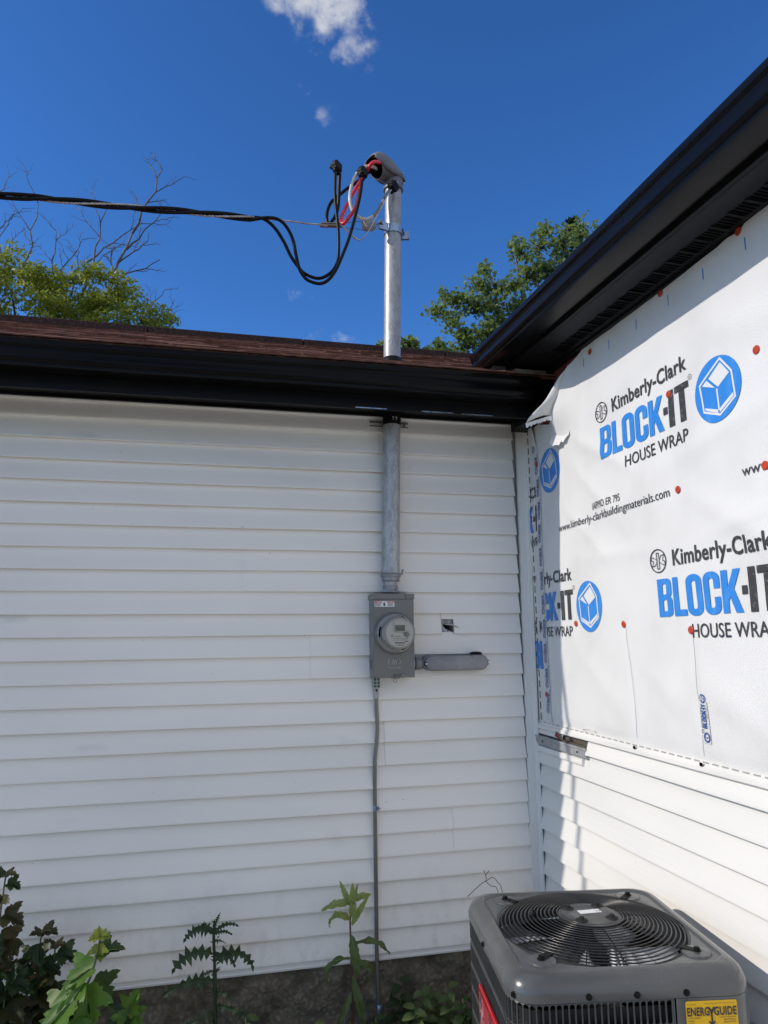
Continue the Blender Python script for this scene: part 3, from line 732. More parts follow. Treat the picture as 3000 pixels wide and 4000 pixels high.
part(Wh, 'wood_strip', MB().box((-.016, -.53, .927), (-.004, -.31, .934)), m_wood)
mb = MB(); mb.add([(-.020, -.250, .944), (-.022, -.268, .966), (-.024, -.305, .958), (-.021, -.310, .936)], [(0, 1, 2, 3)])
solidify(part(Wh, 'red_tag', mb, M('faded_red_tag', (.20, .03, .025), .6)), .002)
mb = MB(); mb.add([(-.010, -.50, .997), (-.018, -.52, 1.008), (-.010, -.60, 1.012), (-.006, -.61, .998)], [(0, 1, 2, 3)])
solidify(part(Wh, 'bent_flange_scrap', mb, m_trim), .001)
mb = MB()
for y, z in ((-.915, .985), (-1.305, .985)): mb.box((-.020, y-.005, z-.007), (-.016, y+.006, z+.004))
part(Wh, 'nail_tabs', mb, m_slot)
# eave of that roof: soffit with vents, fascia, gutter, roof
E0 = Vector((-.36, -.2, 2.822)); ED = (Vector((-.31, -2.2, 2.777))-E0)/2.0      # per metre towards the camera
def eave(prof, t0, t1, n=1, name=None):
    return MB().loft([[E0+ED*t+Vector((a, 0, b)) for a, b in prof] for t in [t0+(t1-t0)*i/n for i in range(n+1)]], closed=False)
gut = solidify(part(Wh, 'gutter', MB().loft([[E0+ED*t+Vector((a, 0, b+.002*noise.noise((t*1.5, 9, 0)))) for a, b in gutter_profile()] for t in [6.2*i/50 for i in range(51)]], closed=False), m_black, 40), .0012, 1)
cap = [E0+Vector((a, 0, b)) for a, b in gutter_profile()]
part(Wh, 'gutter_seam', MB().loft([[E0+ED*t+Vector((a-.0018, 0, b-.0006)) for a, b in gutter_profile()[2:15]] for t in (1.32, 1.36)], closed=False), m_black, 40, sub=gut)
mb = MB(); mb.add([p+Vector((0, .0005, 0)) for p in cap], [tuple(range(len(cap)))])
part(Wh, 'end_cap', mb, m_black, sub=gut)
fa = part(Wh, 'fascia', eave([(.150, -.118), (.134, -.124), (.124, -.122), (.1225, -.112), (.1225, .03)], -.05, 6.2), m_blackm, 50)
sf = part(Wh, 'soffit', eave([(.134, -.112), (.385, -.125)], -.02, 6.2), m_soff)
part(Wh, 'soffit_trim', eave([(.318, -.1215), (.320, -.132), (.326, -.134), (.385, -.136)], .22, 6.2), m_soff)
t = .45; mb = MB()
while t < 5:
    for k in range(4):
        p = E0+ED*(t+.014*k)+Vector((.235, 0, -.1185)); q = p+Vector((.060, 0, -.0032))
        mb.add([p+ED*-.0035, p+ED*.0035, q+ED*.0035, q+ED*-.0035], [(0, 1, 2, 3)])
    t += .075
part(Wh, 'soffit_vents', mb, m_slot, kind='stuff', sub=sf)
mb = MB(); t = .45
while t < 5:
    p = E0+ED*(t-.016)+Vector((.232, 0, -.1180)); q = p+Vector((.066, 0, -.0035)); d = Vector((0, 0, -.004))
    mb.add([p+ED*-.006, p+ED*.006+d, q+ED*.006+d, q+ED*-.006], [(0, 1, 2, 3)])
    t += .075
part(Wh, 'vent_louvers', mb, m_soff, kind='stuff', sub=sf)
mb = MB().loft([[E0+ED*t+Vector((a, 0, b)) for a, b in ((.03, .012), (2.9, 1.20), (5.8, .012), (5.8, -.03), (2.9, 1.10), (.125, -.0), (.03, .000))] for t in (-.06, 6.3)], closed=True, cap=True)
part(Wh, 'roof', mb, m_shing)
# weathered wood ends under the roof corner
for (a, b) in (((-.30, -.36, 2.690), (-.14, -.30, 2.716)), ((-.22, -.44, 2.652), (-.06, -.36, 2.672)), ((-.16, -.30, 2.700), (-.03, -.20, 2.735))):
    part(Wh, 'weathered_board', MB().box(a, b), m_wood)
part(Wh, 'boxed_corner', MB().box((-.09, -.40, 2.475), (.002, -.06, 2.70)), m_blackm)
mb = MB()
for j in range(9):
    for i in range(121): mb.v.append(Vector((.012+.015*noise.noise((i*.4, j*.6, 9)), -.0-6.5*i/120, -.36+.33*j/8)))
for j in range(8):
    for i in range(120): a = j*121+i; mb.f.append((a, a+1, a+122, a+121))
part(Wh, 'foundation', mb, m_conc, 180)

# ================================================================== service mast
def spline(pts, n=8):
    """Catmull-Rom through the points"""
    P = [Vector(p) for p in pts]; P = [P[0]*2-P[1]]+P+[P[-1]*2-P[-2]]; o = []
    for i in range(1, len(P)-2):
        a, b, c, d = P[i-1:i+3]
        for k in range(n):
            t = k/n; o.append(.5*((2*b)+(c-a)*t+(2*a-5*b+4*c-d)*t*t+(3*b-a-3*c+d)*t*t*t))
    o.append(P[-2]); return o
MY = -.065
mx = lambda z: -.758+.0201*(z-1.717)
mpt = lambda z, dx=0, dy=0: Vector((mx(z)+dx, MY+dy, z))
MA = (mpt(3)-mpt(2)).normalized()
Ms = thing('service_mast', 'tall galvanised conduit mast rising through the roof with grey weatherhead', 'mast', tuple(mpt(1.62)))
part(Ms, 'mast_pipe', MB().lathe([(.0445, 0), (.0445, .35), (.0445, .8), (.0445, 1.3), (.0445, 1.8), (.0445, 2.115)], mpt(1.712), MA, 40), m_galv, 40)
# fittings between pipe and box
part(Ms, 'reducer', MB().lathe([(.040, -.030), (.044, -.026), (.044, -.008), (.049, -.006), (.050, .002), (.046, .006), (.0448, .012)], mpt(1.706), MA, 32), m_castal, 40)
part(Ms, 'nipple', MB().lathe([(.0325, 0), (.0325, .05)], mpt(1.636), MA, 28), m_galv, 40)
part(Ms, 'hub', MB().lathe([(.046, 0), (.046, .006), (.036, .008), (.0355, .034), (.033, .036)], mpt(1.622), MA, 32), m_castal, 40)
mb = MB()
for a in (.6, 2.2, 3.7, 5.3): mb.lathe([(.005, 0), (.005, .006), (.003, .008)], mpt(1.627, .041*cos(a), .041*sin(a)), (0, 0, 1), 8)
part(Ms, 'hub_screw', mb, m_zinc, kind='stuff')
mb = MB().obox(mpt(1.712, .050, -.012), (.008, 0, 0), (0, .006, 0), (0, 0, .004)); mb.obox(mpt(1.724, .056, -.012), (.003, 0, 0), (0, .007, 0), (.003, 0, .012))
part(Ms, 'lock_lug', mb, m_castal)
# mast bracket under the eave: a strut channel behind the pipe
mb = MB().loft([[(x, y, z) for y, z in ((-.006, 2.503), (-.024, 2.503), (-.024, 2.498), (-.012, 2.496), (-.012, 2.482), (-.026, 2.479), (-.026, 2.475), (-.006, 2.475))] for x in (-.847, -.838, -.652, -.646)], closed=True, cap=True)
bk = part(Ms, 'wall_bracket', mb, m_galvd)
part(Ms, 'bracket_bolt', MB().lathe([(.007, 0), (.007, .005), (.003, .007)], (-.664, -.012, 2.489), (0, -1, 0), 6), m_bronze, sub=bk)
# black sealant sleeve under the fascia, rubber boot on the roof
mb = MB().lathe([(.0462, 0), (.0468, .004), (.0472, .030), (.046, .036), (.0455, .10)], mpt(2.470), MA, 40)
for i in range(40):
    mb.v[i] = mb.v[i]+MA*(.004*noise.noise((i*.5, 0, 0)))
part(Ms, 'sealant_sleeve', mb, m_rub, 60)
mb = MB()
for dx, zz in ((-.006, 2.497), (.010, 2.497)):
    mb.tube([mpt(zz+.008, dx, -.0475), mpt(zz-.002, dx+.003, -.048), mpt(zz-.010, dx+.002, -.048)], .0011, 5)
    mb.tube([mpt(zz+.005, dx, -.0475), mpt(zz+.004, dx+.009, -.047)], .001, 5)
part(Ms, 'paint_mark', mb, m_white)
part(Ms, 'roof_boot', MB().lathe([(.0455, .046), (.050, .042), (.051, .020), (.056, .010), (.068, .002), (.085, -.02), (.10, -.05)], mpt(2.786), MA, 36, cap=False), m_rub, 50)
# strap clamp with flanged ears
mb = MB(); n = 36
for i in range(n):
    a0, a1 = 2*pi*i/n, 2*pi*(i+1)/n
    for r0, r1 in ((.0450, .0500),):
        q = [mpt(3.532, r0*cos(a0), r0*sin(a0)), mpt(3.532, r0*cos(a1), r0*sin(a1)), mpt(3.576, r0*cos(a1), r0*sin(a1)), mpt(3.576, r0*cos(a0), r0*sin(a0)),
             mpt(3.532, r1*cos(a0), r1*sin(a0)), mpt(3.532, r1*cos(a1), r1*sin(a1)), mpt(3.576, r1*cos(a1), r1*sin(a1)), mpt(3.576, r1*cos(a0), r1*sin(a0))]
        mb.add(q, [(4, 5, 6, 7), (0, 1, 5, 4), (3, 2, 6, 7)])
st = part(Ms, 'strap_clamp', mb, m_zinc, 50)
for sx, dy in ((-1, -.035), (1, .020)):
    e = MB()
    for off in (-.006, .006):
        b0 = mpt(3.554, sx*.038, dy+off); out = Vector((sx*.9, -.25 if sx < 0 else -.30, 0)).normalized(); sd = Vector((-out.y, out.x, 0))
        e.obox(b0+out*.026+Vector((0, 0, -.010 if sx > 0 else 0)), out*.030, sd*.0012, (0, 0, .022))
        e.obox(b0+out*.050+sd*(.006 if off > 0 else -.006)+Vector((0, 0, -.010 if sx > 0 else 0)), out*.0012, sd*.008, (0, 0, .020))
    part(Ms, 'clamp_ear', e, m_zinc, sub=st)
    b = mpt(3.556, sx*.066, dy-.012)
    part(Ms, 'clamp_bolt', MB().tube([b+Vector((-.016, -.018, .006)), b+Vector((.014, .018, -.004))], .0038, 8).lathe([(.008, 0), (.008, .006)], b+Vector((-.016, -.02, .006)), (-.6, -.8, .2), 6), m_galvd, sub=st)
ic = Vector((-.866, -.135, 3.530))
ia = Vector((-.62, -.66, -.42)).normalized()
part(Ms, 'insulator', MB().lathe([(.010, -.040), (.024, -.036), (.028, -.026), (.026, -.016), (.020, -.010), (.020, .0), (.029, .006), (.033, .018), (.031, .030), (.024, .039), (.010, .043)], ic, ia, 28), m_porc, 50)
mb = MB()
for s in (-1, 1):
    a = ic-ia*.02+Vector((0, 0, .026*s))
    mb.obox((a+mpt(3.55, -.05, -.03))/2, (mpt(3.55, -.05, -.03)-a)/2, (0, .011, .004), (.0008, 0, .0012))
part(Ms, 'insulator_yoke', mb, m_zinc)
# weatherhead
th = radians(25); wo = Vector((-cos(th), -sin(th), 0)); ws = Vector((sin(th), -cos(th), 0)); top_ = mpt(3.80)
WP = lambda a, s, z: top_+wo*a+ws*s+Vector((0, 0, z))
wh = part(Ms, 'weatherhead', MB().lathe([(.0500, -.004), (.0535, -.002), (.0535, .045), (.0515, .066), (.046, .074)], top_, MA, 36), m_hood, 50)
rings = []
for a, zc, rs, rz, tl in ((-.030, .060, .050, .030, 0), (.0, .075, .052, .042, .3), (.040, .082, .053, .052, .7), (.080, .088, .053, .058, .95), (.118, .084, .052, .060, 1.05)):
    rings.append([WP(a+rz*sin(tl)*sin(2*pi*k/28)*.55, rs*cos(2*pi*k/28), zc+rz*cos(tl*.5)*sin(2*pi*k/28)) for k in range(28)])
part(Ms, 'spout', MB().loft(rings, cap=True), m_hood, 60, sub=wh)
rings = [[c+(p-c)*.90+wo*.0025 for p in rings[-1]] for c in [sum(rings[-1], Vector())/28]]*1
c = sum(rings[0], Vector())/28
part(Ms, 'insert_plate', MB().loft([[c+(p-c)*1.0-wo*.01 for p in rings[0]], rings[0], [c+(p-c)*.95+wo*.006 for p in rings[0]]], cap=True), m_slot, 60, sub=wh)
hood = MB(); rg = []
for a, zt_, zl, w in ((-.056, .072, .058, .036), (-.050, .088, .056, .046), (-.030, .112, .054, .052), (.010, .146, .054, .055), (.050, .172, .056, .056), (.085, .180, .064, .056), (.120, .172, .084, .056), (.148, .150, .098, .053), (.158, .134, .106, .050)):
    row = []
    for k in range(17):
        u = pi*k/16; row.append(WP(a, w*(abs(cos(u))**.8)*math.copysign(1, cos(u)), zl+(zt_-zl)*sin(u)**.7))
    rg.append(row)
hood.loft(rg, closed=False)
hood.add(rg[0], [tuple(range(17))])
solidify(part(Ms, 'hood', hood, m_hood, 60, sub=wh), .004)
mb = MB()
for a, s, z in ((-.020, .060, .078), (-.034, .050, .030), (.02, .06, .006)): mb.lathe([(.006, 0), (.006, .004), (.003, .005)], WP(a, s, z), ws, 10)
part(Ms, 'screw', mb, m_zinc, sub=wh)

# ================================================================== cables
def cable(name, label, pts, r, mat, cat='cable', n=8, group=None, res=8):
    b = Vector(pts[0]); t = thing(name, label, cat, tuple(b), group=group)
    return t, part(t, 'conductor', MB().tube(spline(pts, res), r, n), mat, 180)
# twisted service drop: two insulated conductors round a bare neutral, coming in from the left
DROP = [(-2.54, -.398, 3.294), (-2.399, -.38, 3.312), (-2.253, -.361, 3.327), (-2.101, -.341, 3.342), (-1.943, -.321, 3.360), (-1.782, -.3, 3.380), (-1.612, -.278, 3.398), (-1.482, -.261, 3.411)]
far = [(-2.54-.9*i, -.398-.117*i, 3.294-.105*i+.004*i*i) for i in range(14, 0, -1)]
axis = spline(far+DROP, 14)
Sd = thing('service_drop', 'twisted black overhead power cable crossing the sky to the mast', 'cable', DROP[-1])
def strand(ph, R_):
    o = []; L_ = 0
    for i, p in enumerate(axis):
        if i: L_ += (p-axis[i-1]).length
        a = ph+L_*2*pi/.62; fade = 1.0
        o.append(p+Vector((.12, -1, 0)).normalized()*R_*cos(a)+Vector((0, 0, 1))*R_*sin(a))
    return o
Ltot = sum((axis[i]-axis[i-1]).length for i in range(1, len(axis))); ph0 = -Ltot*2*pi/.62
WA = [(-1.42, -.253, 3.422), (-1.365, -.246, 3.388), (-1.318, -.239, 3.324), (-1.28, -.234, 3.250), (-1.238, -.229, 3.194), (-1.209, -.225, 3.170), (-1.159, -.219, 3.156), (-1.116, -.213, 3.168), (-1.072, -.207, 3.208), (-1.046, -.204, 3.26), (-1.039, -.203, 3.322), (-1.04, -.203, 3.424), (-1.05, -.204, 3.538), (-1.058, -.206, 3.619), (-1.058, -.206, 3.689), (-1.056, -.205, 3.760)]
WB = [(-1.403, -.280, 3.412), (-1.349, -.273, 3.415), (-1.309, -.268, 3.387), (-1.275, -.264, 3.324), (-1.257, -.261, 3.240), (-1.242, -.26, 3.178), (-1.222, -.258, 3.142), (-1.194, -.253, 3.120), (-1.139, -.246, 3.114), (-1.095, -.24, 3.143), (-1.058, -.235, 3.201), (-1.026, -.231, 3.281), (-.991, -.227, 3.382), (-.961, -.223, 3.497), (-.941, -.22, 3.584), (-.927, -.219, 3.657), (-.916, -.205, 3.735)]
sA = strand(ph0+2.2, .0098); sB = strand(ph0+4.6, .0098); sN = strand(ph0+.2, .0095)
part(Sd, 'black_conductor', MB().tube(sA[:-1]+spline([sA[-1]]+WA, 6), .0084, 8), m_cab, 180)
part(Sd, 'black_conductor', MB().tube(sB[:-1]+spline([sB[-1]]+WB, 6), .0084, 8), m_cab, 180)
NEU = [(-1.40, -.225, 3.440), (-1.28, -.205, 3.456), (-1.201, -.19, 3.463), (-1.12, -.19, 3.468), (-1.032, -.19, 3.474), (-1.006, -.19, 3.46), (-.981, -.19, 3.436), (-.949, -.19, 3.412), (-.926, -.19, 3.408), (-.897, -.19, 3.436), (-.865, -.19, 3.495), (-.825, -.19, 3.578), (-.784, -.185, 3.668), (-.755, -.18, 3.722)]
nt_ = spline([sN[-1]]+NEU, 8)
mb = MB(); path = sN[:-1]+nt_
for q in range(3):     # stranded bare wire
    o = []; L_ = 0
    for i, p in enumerate(path):
        if i: L_ += (p-path[i-1]).length
        a = 2*pi*q/3+L_*2*pi/.05; rr_ = .0026 if i >= len(sN) else .004
        o.append(p+Vector((.2, -1, 0)).normalized()*rr_*cos(a)+Vector((.7, .1, .7)).normalized()*rr_*sin(a))
    mb.tube(o, .0027, 5)
part(Sd, 'bare_neutral', mb, m_bare, 180)
# wedge clamp and its bail
Wc = thing('wedge_clamp', 'small bronze wedge clamp gripping the bare neutral wire', 'clamp', (-1.08, -.19, 3.47))
c0, c1 = Vector((-1.128, -.19, 3.464)), Vector((-1.026, -.19, 3.475)); dv = (c1-c0)/2
mb = MB().obox((c0+c1)/2+Vector((0, -.004, .006)), dv, (0, .008, 0), (0, 0, .003)); mb.obox((c0+c1)/2+Vector((0, -.004, -.006)), dv, (0, .010, 0), (0, 0, .003)); mb.obox((c0+c1)/2+Vector((.0, .006, 0)), dv*.96, (0, .002, 0), (0, 0, .009))
part(Wc, 'clamp_body', mb, m_bronze)
part(Wc, 'wedge', MB().obox(c0+Vector((.012, -.012, -.010)), (.020, 0, -.002), (0, .006, 0), (0, 0, .005)), m_bronze)
mb = MB().tube(spline([(-1.060, -.180, 3.484), (-.967, -.165, 3.516), (-.905, -.150, 3.535), (-.868, -.118, 3.534), (-.860, -.125, 3.522), (-.889, -.150, 3.490), (-.941, -.165, 3.482), (-1.060, -.180, 3.468)], 6), .0018, 6)
part(Wc, 'bail_wire', mb, m_galvd, 180)
_, p_ = cable('black_lead', 'black lead looping from the weatherhead to the upright tap connector', [(-1.029, -.18, 3.775), (-1.031, -.175, 3.717), (-1.032, -.165, 3.653), (-1.036, -.16, 3.589), (-1.052, -.16, 3.538), (-1.071, -.16, 3.505), (-1.085, -.16, 3.498), (-1.092, -.155, 3.519), (-1.091, -.15, 3.554), (-1.084, -.145, 3.59), (-1.065, -.14, 3.635), (-1.027, -.13, 3.682), (-.981, -.12, 3.735), (-.925, -.11, 3.79), (-.86, -.11, 3.86)], .0088, m_cab)
_, p_ = cable('red_lead', 'red lead looping out of the weatherhead', [(-.80, -.15, 3.892), (-.838, -.180, 3.872), (-.868, -.185, 3.846), (-.891, -.138, 3.812), (-.918, -.13, 3.769), (-.951, -.128, 3.706), (-.978, -.13, 3.646), (-1.004, -.14, 3.579), (-1.017, -.155, 3.535), (-1.0175, -.165, 3.505), (-1.006, -.180, 3.497), (-.985, -.192, 3.523), (-.952, -.197, 3.575), (-.935, -.197, 3.640), (-.925, -.190, 3.71), (-.915, -.185, 3.78)], .0098, m_redw)
Wt, p_ = cable('white_lead', 'cream white lead looping from the weatherhead down to the neutral connector', [(-.81, -.11, 3.880), (-.840, -.145, 3.866), (-.864, -.17, 3.849), (-.904, -.175, 3.833), (-.94, -.178, 3.788), (-.963, -.18, 3.734), (-.975, -.18, 3.669), (-.975, -.18, 3.619), (-.961, -.178, 3.572), (-.932, -.175, 3.545), (-.893, -.172, 3.539), (-.853, -.17, 3.562), (-.82, -.17, 3.605), (-.806, -.17, 3.643), (-.779, -.17, 3.696), (-.756, -.17, 3.735)], .0088, m_whw)
mb = MB().tube(spline([(-.852, -.170, 3.563), (-.826, -.170, 3.597), (-.814, -.170, 3.622), (-.806, -.170, 3.643)], 5), .0094, 10); mb.tube(spline([(-.796, -.170, 3.662), (-.779, -.17, 3.696), (-.760, -.17, 3.728)], 4), .0094, 10)
part(Wt, 'grey_tape', mb, M('grey_tape', (.22, .22, .23), .4), 180)
# insulated tap connectors
def connector(label, c, axis_, s=1.0):
    ax = Vector(axis_).normalized(); b = ax.orthogonal().normalized(); d = ax.cross(b)
    t = thing('tap_connector', label, 'connector', c, group='insulated tap connectors'); c = Vector(c)
    o = part(t, 'connector_body', MB().obox(c, ax*.024*s, b*.025*s, d*.018*s).obox(c+ax*.004, ax*.016*s, b*.030*s, d*.014*s), m_rub); bevel(o, .006*s, 2)
    mb = MB()
    for e in (-1, 1):
        mb.lathe([(.012*s, 0), (.013*s, .006*s), (.0115*s, .018*s), (.009*s, .020*s)], c+b*.013*s*e+d*.012*s, d, 12)
        mb.lathe([(.0125*s, 0), (.0115*s, .016*s), (.0105*s, .018*s)], c-ax*.020*s+b*.011*s*e, -ax, 12)
    part(t, 'port_cap', mb, m_rub, 40)
    return t
connector('black tap connector standing upright on top of two black cables', (-1.045, -.185, 3.808), (.05, .1, 1))
connector('black tap connector hanging in front of the weatherhead mouth above the red lead', (-.908, -.185, 3.795), (.25, .15, 1))
connector('black tap connector resting against the mast below the weatherhead', (-.738, -.165, 3.752), (.55, .1, .8), .95)

# ================================================================== meter box
BX0, BX1, BZ0, BZ1, BD = -.858, -.657, 1.220, 1.612, .112
Mt = thing('meter_box', 'grey steel electric meter box with round glass meter below the mast', 'meter box', (-.757, 0, BZ0))
bx = bevel(part(Mt, 'enclosure', MB().box((BX0, -BD+.003, BZ0), (BX1, -.014, BZ1-.016)), m_box), .0025)
bevel(part(Mt, 'cover', MB().box((BX0+.001, -BD-.004, BZ0+.001), (BX1-.001, -BD+.0025, BZ1-.024)), m_box), .002)
mb = MB().box((BX0-.004, -BD-.007, BZ1-.0235), (BX0+.160, -.013, BZ1+.003)); mb.box((BX0+.1615, -BD-.0065, BZ1-.0235), (BX1+.003, -.013, BZ1+.002))
bevel(part(Mt, 'top_hood', mb, m_box), .0025)
ko = MB()
for r_ in (.020, .013): ko.tube([(BX0-.0005, -.058+r_*cos(2*pi*k/20), 1.285+r_*1.2*sin(2*pi*k/20)) for k in range(20)], .0011, 5, closed=True)
part(Mt, 'knockout', ko, m_box, 180)
cx, cz = -.754, 1.427
part(Mt, 'meter_ring', MB().lathe([(.097, .0), (.099, .004), (.098, .012), (.092, .018), (.090, .020), (.086, .020)], (cx, -BD-.003, cz), (0, -1, 0), 48), m_box, 40)
part(Mt, 'meter_flange', MB().lathe([(.091, .014), (.0905, .024), (.086, .028), (.076, .029), (.075, .020)], (cx, -BD-.003, cz), (0, -1, 0), 48, cap=False), m_glass, 40)
mtr = part(Mt, 'meter', MB().lathe([(.077, .018), (.0765, .050), (.075, .085), (.0725, .096), (.069, .1005), (.066, .1005), (.0655, .098)], (cx, -BD-.003, cz), (0, -1, 0), 48), m_glass, 40)
FY = -BD-.003-.0985
part(Mt, 'meter_face', MB().lathe([(.0650, 0), (.0648, .0008)], (cx, FY, cz), (0, -1, 0), 48), m_face, 40, sub=mtr)
bz = MB().box((cx-.027, FY-.007, cz+.004), (cx+.030, FY-.0008, cz+.056)); 
bevel(part(Mt, 'display_bezel', bz, m_face, sub=mtr), .004)
part(Mt, 'display', MB().box((cx-.023, FY-.0080, cz+.008), (cx+.024, FY-.0072, cz+.037)), m_lcd, sub=mtr)
def put_text(root, name, m, ox, oz, y, mat, sub=None):
    part(root, name, MB().add([(ox+x, y, oz+z) for x, z in m[0]], m[1]), mat, sub=sub)
put_text(Mt, 'display_digits', words('162523', .038, .015), cx-.019, cz+.014, FY-.0084, m_ink, mtr)
part(Mt, 'optical_port', MB().lathe([(.0125, 0), (.012, .006), (.009, .007)], (cx+.033, FY-.0005, cz-.006), (0, -1, 0), 20), m_box, 40, sub=mtr)
tx = [(words('kWh-METER', .022, .005), -.020, -.018, m_ink), (words('TYPE CL 200   240V   3W   FM2S', .075, .0042), -.036, -.027, m_ink), (words('60Hz   Kh 7.2   TA 30   TIPO', .070, .0036), -.034, -.034, m_ink),
      (words('271 952 860', .038, .0060, .01), -.020, -.058, m_ink)]
lab = MB()
for m, ox, oz, mt_ in tx: lab.add([(cx+ox+x, FY-.0014, cz+oz+z) for x, z in m[0]], m[1])
lab.box((cx-.024, FY-.0016, cz-.047), (cx+.024, FY-.0009, cz-.0425)); lab.box((cx+.024, FY-.0016, cz-.041), (cx+.040, FY-.0009, cz-.0375))
e = stroke(circ(0, 0, .0045, 14), .0018, True); lab.add([(cx-.036+x, FY-.0014, cz-.012+z) for x, z in e[0]], e[1])
part(Mt, 'nameplate_print', lab, m_ink, sub=mtr)
mb = MB()
for a0, a1 in ((.65, 1.25), (2.75, 3.35), (-1.25, -.65)):
    for i in range(5):
        b0, b1 = a0+(a1-a0)*i/5, a0+(a1-a0)*(i+1)/5
        mb.add([(cx+r_*cos(b_), -BD-.0325, cz+r_*sin(b_)) for r_, b_ in ((.0775, b0), (.0775, b1), (.0850, b1), (.0850, b0))], [(0, 1, 2, 3)])
part(Mt, 'flange_slot', mb, m_slot)
# warning label
LX0, LX1, LZ0, LZ1, LY = -.851, -.754, 1.5525, 1.5785, -BD-.0048
part(Mt, 'warning_label', MB().box((LX0, LY-.0004, LZ0), (LX1, LY+.0006, LZ1)), m_white)
mb = MB().box((LX0+.001, LY-.0008, LZ1-.0075), (LX0+.036, LY-.0004, LZ1-.001)); mb.box((LX1-.036, LY-.0008, LZ1-.0075), (LX1-.001, LY-.0004, LZ1-.001))
part(Mt, 'label_band', mb, m_redl)
put_text(Mt, 'label_word', words('DANGER', .022, .0042, .01), LX0+.011, LZ1-.0062, LY-.0012, m_white); put_text(Mt, 'label_word', words('PELIGRO', .022, .0042, .01), LX1-.026, LZ1-.0062, LY-.0012, m_white)
mb = MB()
for x0 in (LX0+.002, LX1-.034):
    for i in range(5): mb.box((x0, LY-.0008, LZ1-.0110-.0030*i), (x0+(.030 if i % 2 == 0 else .026), LY-.0004, LZ1-.0096-.0030*i))
h = join([poly2d([circ(-.001, -.003, .0052, 14, .0060)]), poly2d([[(-.005, 0), (-.005, .008), (-.003, .008), (-.003, 0)]]), poly2d([[(-.002, 0), (-.002, .0095), (0, .0095), (0, 0)]]), poly2d([[(.001, 0), (.001, .009), (.003, .009), (.003, 0)]]), stroke([(-.010, .006), (-.007, .003), (-.008, .001), (-.004, -.003)], .0014)])
mb.add([((LX0+LX1)/2+x, LY-.0008, (LZ0+LZ1)/2-.001+z) for x, z in h[0]], h[1])
part(Mt, 'label_print', mb, m_ink)
# pressed maker's mark and name
def emboss(items, name):
    mb = MB()
    for m, ox, oz in items: mb.add([(ox+x, -BD-.0062, oz+z) for x, z in m[0]], m[1])
    return solidify(part(Mt, name, mb, M('pressed_grey', (.34, .345, .335), .30)), .002)
emboss([(words('MILBANK', .070, .0105, .012), -.795, 1.2605)], 'pressed_name')
arc = lambda r_, a0, a1, cx_, cz_: [(cx_+r_*cos(a0+(a1-a0)*i/8), cz_+r_*sin(a0+(a1-a0)*i/8)) for i in range(9)]
emboss([(stroke(arc(.015, 2.2, 4.1, -.772, 1.294), .0035), 0, 0), (stroke(arc(.015, -.95, .95, -.744, 1.294), .0035), 0, 0),
        (stroke([(-.768, 1.281), (-.768, 1.296), (-.764, 1.303), (-.760, 1.296), (-.760, 1.281)], .003), 0, 0), (stroke([(-.756, 1.281), (-.756, 1.296), (-.752, 1.303), (-.748, 1.296), (-.748, 1.281)], .003), 0, 0)], 'pressed_emblem')
mb = MB().box((-.775, -BD-.012, BZ0-.004), (-.735, -BD-.004, BZ0+.002)); mb.tube([(-.757, -BD-.010, BZ0+.008), (-.722, -BD-.016, BZ0+.006)], .006, 10)
mb.tube([(-.757+.008*cos(2*pi*k/14), -BD-.010, BZ0-.012+.008*sin(2*pi*k/14)) for k in range(14)], .0016, 6, closed=True)
mb.tube([(-.722, -BD-.016, BZ0+.006), (-.722, -BD-.024, BZ0+.006)], .0075, 12)
part(Mt, 'cover_latch', mb, m_galvd, 40)

# ================================================================== long conduit body to the right of the box
LB = thing('conduit_body', 'long grey cast conduit fitting lying level to the right of the meter box', 'conduit fitting', (-.45, -.02, 1.246))
def cap_outline(x0, x1, z0, z1, y, n=10, k=1.0):
    r_ = (z1-z0)/2; o = []
    for a in range(n+1): t = pi/2-pi*a/n; o.append((x1-r_*k+r_*k*cos(t), y, (z0+z1)/2+r_*sin(t)))
    for a in range(n+1): t = -pi/2-pi*a/n; o.append((x0+r_*k+r_*k*cos(t), y, (z0+z1)/2+r_*sin(t)))
    return o
X0, X1, Z0, Z1 = -.600, -.276, 1.246, 1.320
part(LB, 'fitting_body', MB().loft([cap_outline(X0-.006, X1-.004, Z0+.006, Z1-.002, -.015), cap_outline(X0-.01, X1-.002, Z0+.002, Z1-.001, -.05), cap_outline(X0-.008, X1-.002, Z0+.002, Z1-.001, -.075)], cap=True), m_lb, 50)
part(LB, 'fitting_cover', MB().loft([cap_outline(X0, X1, Z0, Z1, -.0752), cap_outline(X0, X1, Z0, Z1, -.086), cap_outline(X0+.003, X1-.003, Z0+.003, Z1-.003, -.091), cap_outline(X0+.010, X1-.010, Z0+.010, Z1-.010, -.094)], cap=True), m_lb, 50)
mb = MB().lathe([(.030, 0), (.032, .004), (.030, .030), (.026, .034)], (-.640, -.050, 1.283), (1, 0, 0), 24)
part(LB, 'hub_end', mb, m_lb, 40)
part(LB, 'lock_ring', MB().lathe([(.033, 0), (.034, .003), (.033, .008), (.029, .009)], (-.6555, -.052, 1.283), (1, 0, 0), 24), m_zinc, 40)
sc_ = part(LB, 'cover_screw', MB().lathe([(.010, 0), (.010, .002), (.007, .003), (.0068, .0015)], (-.594, -.091, 1.280), (0, -1, 0), 16), m_rub, 40)
part(LB, 'screw_head', MB().lathe([(.005, 0), (.005, .003)], (-.594, -.0925, 1.280), (0, -1, 0), 12), m_zinc, sub=sc_)
mb = MB()
for z in (1.275, 1.291): mb.box((X1-.010, -.0955, z-.003), (X1+.0015, -.080, z+.003))
part(LB, 'screw_notch', mb, m_lb)
